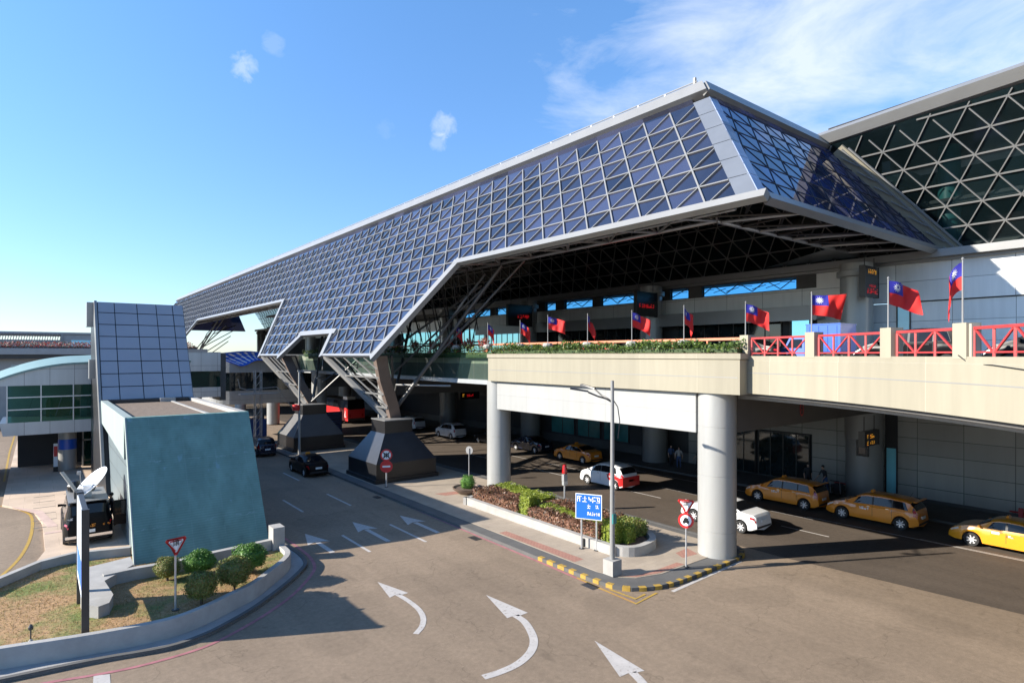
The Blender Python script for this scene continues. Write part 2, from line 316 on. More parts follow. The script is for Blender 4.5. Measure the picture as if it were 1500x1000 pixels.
# ------------------------------------------------------------------ mesh helpers
class MB:
    def __init__(s): s.v, s.f, s.m, s.names = [], [], [], []
    def mi(s, name):
        if name not in s.names: s.names.append(name)
        return s.names.index(name)
    def poly(s, pts, m):
        i = len(s.v); s.v += [tuple(p) for p in pts]; s.f.append(tuple(range(i, i+len(pts)))); s.m.append(s.mi(m))
    def box(s, x0, x1, y0, y1, z0, z1, m, skip=''):
        i = len(s.v)
        s.v += [(x0,y0,z0),(x1,y0,z0),(x1,y1,z0),(x0,y1,z0),(x0,y0,z1),(x1,y0,z1),(x1,y1,z1),(x0,y1,z1)]
        k = s.mi(m)
        for q in ((3,2,1,0),(4,5,6,7),(0,1,5,4),(1,2,6,5),(2,3,7,6),(3,0,4,7)):
            s.f.append(tuple(i+a for a in q)); s.m.append(k)
    def hexa(s, a, b, m):       # two quads a (bottom ring) and b (top ring)
        i = len(s.v); s.v += [tuple(p) for p in a]+[tuple(p) for p in b]; n = len(a); k = s.mi(m)
        s.f.append(tuple(i+n-1-j for j in range(n))); s.m.append(k)
        s.f.append(tuple(i+n+j for j in range(n))); s.m.append(k)
        for j in range(n): s.f.append((i+j, i+(j+1)%n, i+n+(j+1)%n, i+n+j)); s.m.append(k)
    def bar(s, p0, p1, w, h, m, up=(0,0,1)):
        p0, p1 = Vector(p0), Vector(p1); d = (p1-p0).normalized(); up = Vector(up)
        x = d.cross(up)
        if x.length < 1e-4: x = d.cross(Vector((1,0,0)))
        x.normalize(); y = x.cross(d).normalized()
        o = [(-w/2,-h/2),(w/2,-h/2),(w/2,h/2),(-w/2,h/2)]
        s.hexa([p0+x*a+y*b for a, b in o][::-1], [p1+x*a+y*b for a, b in o][::-1], m)
    def tube(s, p0, p1, r0, m, r1=None, n=8):
        p0, p1 = Vector(p0), Vector(p1); r1 = r0 if r1 is None else r1
        d = (p1-p0).normalized(); x = d.cross(Vector((0,0,1)))
        if x.length < 1e-4: x = Vector((1,0,0))
        x.normalize(); y = d.cross(x).normalized()
        cs = [(math.cos(2*math.pi*k/n), math.sin(2*math.pi*k/n)) for k in range(n)]
        s.hexa([p0+(x*a+y*b)*r0 for a, b in cs], [p1+(x*a+y*b)*r1 for a, b in cs], m)
    def curve(s, pts, r, m, n=6):
        for a, b in zip(pts, pts[1:]): s.tube(a, b, r, m, n=n)
    def prism(s, poly, z0, z1, m, mtop=None):
        ar = sum(a[0]*b[1]-b[0]*a[1] for a, b in zip(poly, poly[1:]+poly[:1]))
        if ar < 0: poly = poly[::-1]
        i = len(s.v); n = len(poly); k = s.mi(m); kt = s.mi(mtop or m)
        s.v += [(p[0],p[1],z0) for p in poly]+[(p[0],p[1],z1) for p in poly]
        s.f.append(tuple(i+n-1-j for j in range(n))); s.m.append(k)
        s.f.append(tuple(i+n+j for j in range(n))); s.m.append(kt)
        for j in range(n): s.f.append((i+j, i+(j+1)%n, i+n+(j+1)%n, i+n+j)); s.m.append(k)
    def sweep(s, path, prof, m, closed=False, ms=None):
        """profile points (offset to the left of travel, z) swept along a 2-D path with mitres"""
        n = len(path); rings = []
        for i, p in enumerate(path):
            def dirv(a, b):
                d = Vector((b[0]-a[0], b[1]-a[1])); return d.normalized()
            if closed: d0 = dirv(path[i-1], p); d1 = dirv(p, path[(i+1) % n])
            else:
                d0 = dirv(path[i-1], p) if i > 0 else dirv(p, path[1]); d1 = dirv(p, path[i+1]) if i < n-1 else d0
            t = (d0+d1); t = t.normalized() if t.length > 1e-6 else d0
            nr = Vector((-t.y, t.x)); c = max(.4, nr.dot(Vector((-d0.y, d0.x))))
            rings.append([(p[0]+nr.x*o/c, p[1]+nr.y*o/c, z) for o, z in prof])
        k = len(prof); i0 = len(s.v)
        for r in rings: s.v += r
        for i in range(n if closed else n-1):
            for j in range(k):
                a = i0+i*k+j; b = i0+i*k+(j+1) % k; c = i0+((i+1) % n)*k+(j+1) % k; d = i0+((i+1) % n)*k+j
                s.f.append((a, d, c, b)); s.m.append(s.mi(ms[j] if ms else m))
        if not closed:
            s.f.append(tuple(i0+j for j in range(k))); s.m.append(s.mi(m))
            s.f.append(tuple(i0+(n-1)*k+k-1-j for j in range(k))); s.m.append(s.mi(m))
    def lathe(s, prof, n, m, c=(0,0,0), axis='z'):
        i0 = len(s.v); k = len(prof)
        for a in range(n):
            t = 2*math.pi*a/n
            for r, h in prof:
                x, y = r*math.cos(t), r*math.sin(t)
                s.v.append((c[0]+x, c[1]+y, c[2]+h) if axis == 'z' else (c[0]+h, c[1]+x, c[2]+y))
        q = s.mi(m)
        for a in range(n):
            for j in range(k-1):
                A = i0+a*k+j; B = i0+((a+1) % n)*k+j
                s.f.append((A, B, B+1, A+1)); s.m.append(q)
    def build(s, name, parent=None, smooth=0, kind=None):
        me = bpy.data.meshes.new(name); me.from_pydata(s.v, [], s.f)
        for n in s.names: me.materials.append(MATS[n])
        me.polygons.foreach_set('material_index', s.m)
        if smooth:
            me.polygons.foreach_set('use_smooth', [True]*len(s.f)); me.set_sharp_from_angle(angle=R(smooth))
        me.update(); me.validate()
        o = bpy.data.objects.new(name, me); COL.objects.link(o)
        if parent:
            o.parent = parent
            if parent.parent is None and not parent.get('_local'): o.matrix_parent_inverse = Matrix.Translation(-parent.location)
        if kind: o['kind'] = kind
        return o
def tag(o, label, cat, group=None):
    o['label'] = label; o['category'] = cat
    if group: o['group'] = group
    return o
def thing(name, label, cat, loc=(0,0,0), group=None, rz=0, local=False):
    o = bpy.data.objects.new(name, None); COL.objects.link(o); o.location = loc; o.rotation_euler = (0,0,rz)
    o.empty_display_size = .3
    if local: o['_local'] = 1
    return tag(o, label, cat, group)
def kids(o): return [c for c in list(bpy.data.objects) if c.parent == o]
def dup(root, loc, rz=None, label=None, sc_=None):
    def cp(o, par):
        c = o.copy(); COL.objects.link(c)
        if par: c.parent = par
        for ch in kids(o): cp(ch, c)
        return c
    r = cp(root, None); r.location = loc
    if rz is not None: r.rotation_euler = (0,0,rz)
    if sc_: r.scale = sc_
    if label: r['label'] = label
    return r
def leaves(mb, fn, n, size, m, rnd=random):
    for _ in range(n):
        p, nr = fn(); p = Vector(p); nr = Vector(nr)
        d = Vector((rnd.gauss(0,1), rnd.gauss(0,1), rnd.gauss(0,1)))*.75+nr
        d.normalize(); t = d.orthogonal().normalized(); q = d.cross(t)
        a = rnd.uniform(0, 6.28); t, q = t*math.cos(a)+q*math.sin(a), q*math.cos(a)-t*math.sin(a)
        l = size*rnd.uniform(.6, 1.4)
        mb.poly([p-t*l*.5, p+q*l*.28, p+t*l*.5, p-q*l*.28], m)
def text_mesh(body, size, extrude=.002):
    cu = bpy.data.curves.new('t', 'FONT'); cu.body = body; cu.size = size; cu.extrude = extrude; cu.align_x = 'CENTER'; cu.align_y = 'CENTER'
    ob = bpy.data.objects.new('t', cu); COL.objects.link(ob)
    dg = bpy.context.evaluated_depsgraph_get(); me = bpy.data.meshes.new_from_object(ob.evaluated_get(dg))
    bpy.data.objects.remove(ob); return me
def text_on(parent, name, body, size, pos, face, m, extrude=.002):
    """lettering whose plane faces the horizontal azimuth `face` (radians of the outward normal); pos is local to parent"""
    me = text_mesh(body, size, extrude); me.materials.clear(); me.materials.append(MATS[m])
    o = bpy.data.objects.new(name, me); COL.objects.link(o); o.parent = parent
    o.location = pos; o.rotation_euler = (R(90), 0, face+R(90)); return o
def glyphs(mb, o, rt, up, n, h, m, seed, gap=.2, wide=.85, t=.1):
    """rows of dense brush-like characters, too small to read, drawn as strokes"""
    rn = random.Random(seed); o, rt, up = Vector(o), Vector(rt).normalized(), Vector(up).normalized()
    nrm = rt.cross(up)
    def st(x0, y0, x1, y1, th):
        mb.poly([o+rt*x0+up*y0+nrm*.002, o+rt*x1+up*y0+nrm*.002, o+rt*x1+up*y1+nrm*.002, o+rt*x0+up*y1+nrm*.002], m)
    for i in range(n):
        x = i*h*(wide+gap); w = h*wide; th = h*t
        for k in range(rn.randint(2, 4)):
            y = h*rn.choice((0, .28, .55, .88)); a = rn.choice((0, 0, .4)); b = rn.choice((1, 1, .6))
            if b > a: st(x+w*a, y, x+w*b, y+th, th)
        for k in range(rn.randint(2, 3)):
            xx = w*rn.choice((0, .3, .5, .88)); a = rn.choice((0, 0, .45)); b = rn.choice((1, 1, .6))
            if b > a: st(x+xx, h*a, x+xx+th, h*b, th)
# ------------------------------------------------------------------ world, sun, camera
def sky_world():
    w = bpy.data.worlds.new("World"); sc.world = w; w.use_nodes = True; nt = w.node_tree
    bg = nt.nodes['Background']
    sky = N(nt, 'ShaderNodeTexSky', sky_type='NISHITA'); sky.sun_disc = False
    sky.sun_elevation = SUN_EL; sky.sun_rotation = SKY_ROT
    sky.air_density = 1.0; sky.dust_density = .15; sky.ozone_density = 3.0; sky.altitude = 0
    tc = N(nt, 'ShaderNodeTexCoord'); d = tc.outputs['Generated']
    mp = N(nt, 'ShaderNodeMapping'); mp.inputs['Rotation'].default_value = (.5, -.3, .2); mp.inputs['Scale'].default_value = (.8, 1.1, 2.6); L(nt, d, mp.inputs['Vector'])
    n1 = N(nt, 'ShaderNodeTexNoise', Scale=4.4, Detail=10, Roughness=.6, Distortion=.35); L(nt, mp.outputs[0], n1.inputs['Vector'])
    def near(px, py, r0, r1):
        v = Vector(ray(px, py)).normalized()
        dt = N(nt, 'ShaderNodeVectorMath', operation='DOT_PRODUCT'); L(nt, d, dt.inputs[0]); dt.inputs[1].default_value = v
        mr = N(nt, 'ShaderNodeMapRange', clamp=True); L(nt, dt.outputs['Value'], mr.inputs['Value']); mr.inputs['From Min'].default_value = math.cos(r1); mr.inputs['From Max'].default_value = math.cos(r0)
        return mr.outputs['Result']
    ma = near(1110, 90, R(2), R(20)); mb_ = near(1430, 60, R(2), R(10)); mx = N(nt, 'ShaderNodeMath', operation='MAXIMUM'); L(nt, ma, mx.inputs[0]); L(nt, mb_, mx.inputs[1]); m1 = mx.outputs[0]
    th = N(nt, 'ShaderNodeMath', operation='MULTIPLY_ADD'); L(nt, m1, th.inputs[0]); th.inputs[1].default_value = .36; L(nt, n1.outputs['Fac'], th.inputs[2])
    c1 = ramp(nt, th.outputs[0], .62, 1.0, c1=(.72,)*3)
    fac = mix(nt, 1, c1, ramp(nt, m1, 0, .12), 'MULTIPLY')
    n2 = N(nt, 'ShaderNodeTexNoise', Scale=48, Detail=8, Roughness=.6, Distortion=.4); L(nt, d, n2.inputs['Vector'])
    for px, py, r, k in ((357, 97, 1.6, .34), (650, 184, 1.6, .32), (643, 208, 1.2, .2), (402, 66, 1.3, .12), (566, 188, 1.2, .05)):
        a = near(px, py, R(.1), R(r))
        th = N(nt, 'ShaderNodeMath', operation='MULTIPLY_ADD'); L(nt, a, th.inputs[0]); th.inputs[1].default_value = .5; L(nt, n2.outputs['Fac'], th.inputs[2])
        q = mix(nt, 1, ramp(nt, th.outputs[0], .74, 1.12, c1=(k,)*3), ramp(nt, a, 0, .3), 'MULTIPLY')
        fac = mix(nt, 1, fac, q, 'ADD')
    sz = N(nt, 'ShaderNodeSeparateXYZ'); L(nt, d, sz.inputs[0])
    tint = mix(nt, 1, sky.outputs[0], ramp(nt, sz.outputs[2], .02, .5, (.68, .77, .96), (.84, 1.12, 1.32)), 'MULTIPLY')
    c = mix(nt, fac, tint, CLOUD)
    L(nt, c, bg.inputs['Color']); bg.inputs['Strength'].default_value = SKY_STR
SKY_ROT = R(-61); SKY_TINT = (.8, .96, 1.13); CLOUD = (4.6, 4.9, 5.3); SKY_STR = .1
sky_world()
sd = Vector((math.cos(SUN_AZ)*math.cos(SUN_EL), math.sin(SUN_AZ)*math.cos(SUN_EL), -math.sin(SUN_EL)))
sl = bpy.data.lights.new('sun', 'SUN'); sl.energy = 4.6; sl.angle = R(.53); sl.color = (1, .93, .82)
so = bpy.data.objects.new('sun', sl); COL.objects.link(so); so.rotation_euler = sd.to_track_quat('-Z', 'Y').to_euler(); so.location = (-30, 20, 60)
cd = bpy.data.cameras.new('camera'); co = bpy.data.objects.new('camera', cd); COL.objects.link(co)
co.location = (0, 0, CAMZ); co.rotation_euler = (R(90), 0, -AZ); cd.sensor_width = 36; cd.lens = F/1500*36; cd.shift_y = (HY-500)/1500; cd.clip_end = 5000; cd.clip_start = .2
sc.camera = co
sc.view_settings.view_transform = 'Standard'; sc.view_settings.look = 'None'; sc.view_settings.exposure = 1.22
sc.cycles.use_denoising = True; sc.cycles.max_bounces = 8; sc.cycles.diffuse_bounces = 3; sc.cycles.transparent_max_bounces = 12

# ------------------------------------------------------------------ ground, roads, paving
def structure(mb, name, parent=None): 
    o = mb.build(name, parent)
    if not parent: o['kind'] = 'structure'
    return o
g = MB(); g.poly([(-2500,-2500,-.01),(2500,-2500,-.01),(2500,2500,-.01),(-2500,2500,-.01)], 'earth'); structure(g, 'ground')
g = MB(); g.poly([(-60,-30,0),(43.5,-30,0),(43.5,260,0),(-60,260,0)], 'asphalt'); road = structure(g, 'road')
g = MB()
e0 = at(1170, 828); e1 = at(1500, 905)
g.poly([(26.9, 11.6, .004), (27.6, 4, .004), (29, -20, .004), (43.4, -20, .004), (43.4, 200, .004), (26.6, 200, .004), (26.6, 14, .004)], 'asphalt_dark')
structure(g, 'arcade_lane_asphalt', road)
# painted markings: every arrow and dash is its own part of the road
def sheet(name, polys, m, z=.008):
    mb = MB()
    for p in polys: mb.poly([(x, y, z) for x, y in p], m)
    return mb.build(name, road)
def dash(x, y0, y1, w=.14): sheet('lane_line', [[(x-w/2,y0),(x+w/2,y0),(x+w/2,y1),(x-w/2,y1)]], 'road_white')
for x, ys in ((12.16, ((26.2,29.5),(35.3,39.0),(44.5,48.5))), (14.98, ((25.9,29.8),(35.0,38.9),(44.3,48)))):
    for a, b in ys: dash(x, a, b)
def band(pts, w, m, name, z=.008):
    mb = MB(); l, r = [], []
    for i, p in enumerate(pts):
        a = Vector(pts[max(0, i-1)][:2]); b = Vector(pts[min(len(pts)-1, i+1)][:2]); t = (b-a).normalized(); n = Vector((-t.y, t.x))*w/2
        l.append((p[0]+n.x, p[1]+n.y, z)); r.append((p[0]-n.x, p[1]-n.y, z))
    for i in range(len(pts)-1): mb.poly([r[i], r[i+1], l[i+1], l[i]], m)
    return mb.build(name, road)
def arrow_straight(x, tip, tail):
    w = .12
    sheet('lane_arrow', [[(x-w, tail),(x+w, tail),(x+w, tip-1.8),(x-w, tip-1.8)], [(x-.55, tip-2.0),(x-.12, tip-1.72),(x+.12,tip-1.72),(x+.55, tip-2.0),(x, tip)]], 'road_white')
for x, t, e in ((10.75, 30.95, 27.2), (13.57, 31.5, 27.1), (16.25, 31.1, 26.85)): arrow_straight(x, t, e)
def px_poly(pts): return [at(*p) for p in pts]
def spline(pts, n=6):
    out = []
    for i in range(len(pts)-1):
        p0 = Vector(pts[max(0,i-1)]); p1 = Vector(pts[i]); p2 = Vector(pts[i+1]); p3 = Vector(pts[min(len(pts)-1,i+2)])
        for k in range(n):
            t = k/n
            out.append(tuple(.5*((2*p1)+(p2-p0)*t+(2*p0-5*p1+4*p2-p3)*t*t+(3*p1-p0-3*p2+p3)*t**3)))
    out.append(tuple(pts[-1])); return out
def arrow_curved(head, mid, w):
    c = spline(px_poly(mid), 8); mb = MB(); Z = .008
    l, r = [], []
    for i, p in enumerate(c):
        a = Vector(c[max(0,i-1)]); b = Vector(c[min(len(c)-1,i+1)]); t = (b-a).normalized(); n = Vector((-t.y,t.x))*w/2
        l.append((p[0]+n.x,p[1]+n.y,Z)); r.append((p[0]-n.x,p[1]-n.y,Z))
    for i in range(len(c)-1): mb.poly([r[i],r[i+1],l[i+1],l[i]], 'road_white')
    mb.poly([(*q, Z) for q in px_poly(head)], 'road_white')
    return mb.build('lane_arrow', road)
arrow_curved([(553,852),(598,868),(588,871),(582,869.5),(571,875)], [(582,870),(600,881),(614,893),(620,905),(618,917),(609,928)], .2)
arrow_curved([(712,871),(773,897),(760,902),(754,901),(743,905)], [(755,901),(768,910),(778,925),(782,940),(776,956),(758,972),(732,984),(708,991.5)], .27)
arrow_curved([(871,938),(944,982),(930,985),(924,984),(908,991)], [(926,984),(938,996),(950,1012),(955,1030)], .27)
# side road marks: pink line, far-lane dashes, edge lines
band([at(*p) for p in ((440,669),(565,727),(700,785),(800,827),(885,864),(928,882))], .13, 'road_pink', 'kerb_line')
pk = spline([at(*p) for p in ((30,1008),(66,1000),(140,988),(196,977),(250,963),(300,947),(340,928),(390,899),(430,870),(454,844),(461,830),(454,816),(440,804),(420,790),(400,776))], 5)
band(pk, .14, 'road_pink', 'kerb_line', .01)
band([at(*p) for p in ((1085,822),(1030,846),(985,866))], .16, 'road_white', 'kerb_line')
for ln in (((845,846),(880,862),(932,884),(962,868)), ((893,863),(931,877),(945,870))):
    band([at(*p) for p in ln], .11, 'road_yellow', 'yellow_chevron_line', .012)
for x, ys in ((31.45, ((14.0,16.5),(18.6,21.6),(24.5,28.6),(33.2,37.0),(43,47))), (34.0, ((16,18.5),(22.2,26.4),(28.7,32.5),(34.4,38.5),(41,45)))):
    for a, b in ys: dash(x, a, b, .12)
band([(34.35, 16.5), (34.5, 12), (34.62, 6), (34.7, 0)], .1, 'road_white', 'edge_line'); band([(34.63, 11), (34.8, 6), (34.9, 0)], .07, 'road_white', 'edge_line')
band([(37.4, 40), (37.4, 14)], .1, 'road_white', 'edge_line')
sheet('zebra_bar', [px_poly([(137,989),(161,987),(162,1002),(136,1004)])], 'road_white')
for x, y in ((17.2, 24.9), (17.25, 16.9), (17.2, 36), (9.9, 33.5)):
    mb = MB(); mb.box(x-.2, x+.2, y-.35, y+.35, .002, .012, 'dark_steel')
    for k in range(6): mb.box(x-.17, x+.17, y-.3+.1*k, y-.25+.1*k, .012, .014, 'black')
    mb.build('drain_grate', road)
# arcade pavement in front of the hall
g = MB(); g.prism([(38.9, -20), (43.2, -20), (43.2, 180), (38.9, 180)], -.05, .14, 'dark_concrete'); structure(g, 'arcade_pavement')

# ---- traffic island between the two roads
isl = [(17.62, 62), (17.62, 17.2), (17.75, 16.2), (18.15, 15.55), (18.9, 15.1), (20.2, 14.85), (24.6, 14.9), (25.6, 15.3), (26.2, 16.2), (26.3, 18.0), (26.3, 66), (17.9, 66)]
g = MB(); g.prism(isl, -.05, .13, 'dark_concrete'); island = structure(g, 'traffic_island')
kin = [(18.35, 61), (18.35, 17.6), (18.6, 16.6), (19.1, 16.1), (20.3, 15.75), (24.2, 15.75), (25.1, 16.1), (25.6, 17.0), (25.6, 64), (18.4, 64)]
g = MB(); g.prism(kin, .13, .145, 'sidewalk'); structure(g, 'sidewalk', island)
g = MB()
for q in ([(18.5,16.9),(19.2,16.3),(20.2,16.15),(21.9,16.2),(22.0,15.85),(20.3,15.85),(19.15,16.15),(18.6,16.75)], [(18.42,24.5),(18.9,24.5),(19.0,19.0),(18.42,19.0)], [(22.6,16.4),(23.6,16.3),(23.9,17.1),(22.9,17.0)], [(20.3,34.0),(21.7,33.8),(21.9,33),(20.6,33.1)]):
    g.poly([(x, y, .149) for x, y in (q if sum(a[0]*b[1]-b[0]*a[1] for a, b in zip(q, q[1:]+q[:1])) > 0 else q[::-1])], 'red_brick_paving')
structure(g, 'brick_patch', island)
# kerb stones (yellow and black near the nose)
g = MB(); pth = [(17.6, 62), (17.6, 17.2), (17.73, 16.15), (18.12, 15.5), (18.88, 15.05), (20.2, 14.8), (24.6, 14.85), (25.7, 15.25), (26.3, 16.2), (26.35, 18.0), (26.35, 66)]
g.sweep(pth, [(0, -.05), (0, .15), (.2, .15), (.2, -.05)], 'dark_concrete'); structure(g, 'kerb', island)
g = MB(); s = 0.0
fine = spline(pth[1:8], 14); fine = [(17.6, 20.5-.1*i) for i in range(33)] + fine
acc = 0; out = []
for a, b in zip(fine, fine[1:]):
    acc += math.dist(a, b)
    if int(acc/.34) % 2 == 0: out.append((a, b))
for a, b in out:
    t = (Vector(b)-Vector(a)).normalized(); n = Vector((-t.y, t.x))
    p = [Vector(a)-n*.004, Vector(b)-n*.004, Vector(b)+n*.2, Vector(a)+n*.2]
    g.poly([(*p[0], .154), (*p[1], .154), (*p[2], .154), (*p[3], .154)], 'road_yellow')
    g.poly([(*p[0], -.02), (*p[1], -.02), (*p[1], .154), (*p[0], .154)], 'road_yellow')
structure(g, 'kerb_paint', island)

# ---- left plaza, its side road, lawn
zP = .12
pl = [at(x, y, zP) for x, y in ((26,643),(14,690),(3,739),(49,748),(62,765),(66,806),(40,838),(0,868),(0,895))]
pl = pl + [(-3, 24.5), (3, 29.0), (9.0, 29.5), (9.1, 62), (-1.5, 90)]
g = MB(); g.prism(pl, -.05, zP, 'plaza_paving'); plaza = structure(g, 'plaza')
g = MB()
for i in range(6):
    for x0, x1 in ((-.3, .75), (1.25, 2.3)):
        y = 40.2+i*1.75; g.box(x0, x1, y, y+.09, zP, zP+.006, 'dark_concrete')
structure(g, 'paving_joint', plaza)
g = MB(); g.prism([at(x, y, zP) for x, y in ((15,742),(62,748),(85,770),(70,772),(52,752))], zP, zP+.01, 'pink_paving'); g.prism([(.2,38.6),(3,38.6),(3,39),(.2,39)], zP, zP+.01, 'pink_paving'); structure(g, 'paving_band', plaza)
band(spline([at(x, y) for x, y in ((-20,741),(10,742),(38,750),(47,760),(45,785),(30,815),(0,845),(-30,868))], 5), .14, 'road_yellow', 'yellow_kerb_line')
band([at(6,705), at(14,662), at(24,630)], .14, 'road_yellow', 'yellow_kerb_line')
wall = [at(x, y, .7) for x, y in ((-60,962),(0,950),(136,929),(245,908),(300,889),(340,870),(376,852),(400,834),(420,818),(426,808),(420,800),(404,789))]
wall = spline(wall, 4)
def offset(path, d):
    out = []
    for i, p in enumerate(path):
        a = Vector(path[max(0, i-1)]); b = Vector(path[min(len(path)-1, i+1)]); t = (b-a).normalized(); out.append((p[0]-t.y*d, p[1]+t.x*d))
    return out
lawn = offset(wall, .13)+[at(x, y, .5) for x, y in ((380,775),(190,812),(60,832),(-60,870))]
g = MB(); g.prism(lawn, -.05, .5, 'lawn'); structure(g, 'lawn')
rn = random.Random(3); g = MB()
xs = [p[0] for p in lawn]; ys = [p[1] for p in lawn]
def inside(p, poly):
    c = False
    for a, b in zip(poly, poly[1:]+poly[:1]):
        if (a[1] > p[1]) != (b[1] > p[1]) and p[0] < (b[0]-a[0])*(p[1]-a[1])/(b[1]-a[1])+a[0]: c = not c
    return c
cnt = 0
while cnt < 16000:
    p = (rn.uniform(max(-3.5,min(xs)), max(xs)), rn.uniform(min(ys), max(ys)))
    if not inside(p, lawn): continue
    cnt += 1; h = rn.uniform(.02, .075); a = rn.uniform(0, 6.28); w = .011
    g.poly([(p[0]-w*math.cos(a), p[1]-w*math.sin(a), .495), (p[0]+w*math.cos(a), p[1]+w*math.sin(a), .495), (p[0]+rn.gauss(0,.03), p[1]+rn.gauss(0,.03), .5+h)], 'grass')
o = g.build('grass'); tag(o, 'patchy dry and green grass inside the curved white wall', 'grass'); o['kind'] = 'stuff'
apron = [at(x, y, .1) for x, y in ((-40,1004),(0,996),(140,967),(242,949),(300,930),(340,910),(380,886),(420,856),(444,834),(450,823),(440,810),(412,792),(390,776))]
g = MB(); g.prism(spline(apron, 4)+list(reversed(wall)), -.05, .1, 'grey_concrete'); structure(g, 'apron_pavement')
g = MB(); g.sweep(spline(apron, 4), [(0, -.05), (0, .13), (.16, .13), (.16, -.05)], 'dark_concrete'); structure(g, 'apron_kerb')
g = MB(); g.sweep(wall, [(0, -.02), (0, .66), (.02, .7), (.24, .7), (.26, .66), (.26, -.02)], 'pale_concrete')
tag(g.build('garden_wall', smooth=30), 'curved low white concrete wall around the dry lawn', 'low wall')
g = MB(); w2 = [at(x, y, .85) for x, y in ((-30,862),(0,847),(60,822),(108,810),(191,801.5))]
g.sweep(w2, [(0, -.02), (0, .85), (.24, .85), (.24, -.02)], 'pale_concrete')
tag(g.build('garden_wall'), 'straight low wall between the paved forecourt and the lawn', 'low wall')
g = MB(); bench = [at(x, y, .9) for x, y in ((191,815),(122,832),(128,850),(118,872),(122,885),(144,888),(160,882),(166,870),(153,850),(160,846),(250,838),(196,826))]
g.prism(bench[:9]+[bench[9], bench[11]], 0, .9, 'pale_concrete')
tag(g.build('planter_bench'), 'pale L-shaped concrete bench with a rounded end on the lawn', 'bench')
g = MB(); w3 = [at(x, y, .95) for x, y in ((152,842),(200,832),(260,822),(300,812),(360,799),(398,790.5))]
g.sweep(w3, [(0, -.02), (0, .95), (.28, .95), (.28, -.02)], 'pale_concrete')
p = at(400, 790, .95); g.box(p[0]-.05, p[0]+.45, p[1]-.2, p[1]+.5, 0, 1.5, 'pale_concrete')
tag(g.build('garden_wall'), 'grey retaining wall behind the round bushes below the teal block', 'low wall')
# ------------------------------------------------------------------ glazed canopy
KX = .6
def FX(z): return 19+KX*(z-9.2)
NF = Vector((-1, 0, KX)).normalized()
def fp(y, z, off=0.0): return Vector((FX(z), y, z))+NF*off
DZ, W, SH, ZB = 1.083, 1.79, .81, 9.2
def nearY(z): return 12.93+.745*(z-15.7)
def farY(z): return 176-.745*(z-15.7)
def spans(z, row):
    if row >= 6: return [(nearY(z)+.95, farY(z))]
    q = 15.7-z; out = []
    for o in (0, 87.0):
        a, b = 35.4+.77*q+o, 72.5-.65*q+o
        if row >= 2: out.append((a, b))
        else:
            k = 11.37-z
            out += [(a, 50.75+o-.39*k), (58.8+o+1.43*k, b)]
    return out
canopy = thing('glass_canopy', 'huge sloping blue glass canopy on dark pedestals over the roadside', 'canopy', (23, 90, 0))
gl, fr = MB(), MB()
for k in range(12):
    z0, z1 = ZB+DZ*k, ZB+DZ*(k+1)
    for (a0, b0), (a1, b1) in zip(spans(z0, k), spans(z1, k)):
        gl.poly([fp(a0, z0), fp(a1, z1), fp(b1, z1), fp(b0, z0)], 'facade_glass')
        fr.bar(fp(a0, z0, .03), fp(b0, z0, .03), .07, .08, 'frame_metal', NF)
        for s0, s1, th in ((0, SH, .078), (0, SH-W, .048)):
            for i in range(-12, 100):
                y0 = 14.09+W*i+SH*k; yb, yt = y0+s0, y0+s1
                lo, hi = 0.0, 1.0
                for fa, fb, sg in ((a0, a1, 1), (b0, b1, -1)):
                    d0, d1 = (yb-fa)*sg, (yt-fb)*sg
                    if d0 < 0 and d1 < 0: lo, hi = 1, 0
                    elif d0 < 0: lo = max(lo, d0/(d0-d1))
                    elif d1 < 0: hi = min(hi, d0/(d0-d1))
                if hi-lo < .02: continue
                p = fp(yb+(yt-yb)*lo, z0+DZ*lo, .035); q = fp(yb+(yt-yb)*hi, z0+DZ*hi, .035)
                fr.bar(p, q, th, .1+.03*(s1 > 0), 'frame_metal', NF)
gl.poly([fp(nearY(22.19)+.95, 22.194), fp(nearY(22.75)+.95, 22.75), fp(farY(22.75), 22.75), fp(farY(22.19), 22.194)], 'facade_glass')
gl.build('glass_facade', canopy); fr.build('glazing_bars', canopy)
# opening surrounds
fe = MB()
def edge(y0, z0, y1, z1, w, shift, th=.34):
    d = (fp(y1, z1)-fp(y0, z0)).normalized(); n = d.cross(NF)
    fe.bar(fp(y0, z0, .02)+n*shift, fp(y1, z1, .02)+n*shift, w, th, 'white_metal', NF)
for o in (0, 87.0):
    edge(35.15+o, 15.9, 40.5+o, 9.05, .62, -.24)
    edge(49.9+o, 9.1, 50.7+o, 11.3, .58, -.3); edge(50.2+o, 11.22, 59.4+o, 11.22, .5, 0, .33); edge(58.9+o, 11.3, 61.95+o, 9.1, .58, -.3)
    edge(68.2+o, 9.05, 72.7+o, 15.9, .5, -.2)
    edge(40.5+o, 9.16, 49.95+o, 9.16, .2, 0, .3); edge(61.9+o, 9.16, 68.3+o, 9.16, .2, 0, .3)
edge(12.56, 15.6, 35.5, 15.62, .38, 0, .36); edge(72.4, 15.62, 122.6, 15.62, .38, 0, .36); edge(159.4, 15.62, 176, 15.62, .38, 0, .36)
fe.build('opening_frame', canopy)
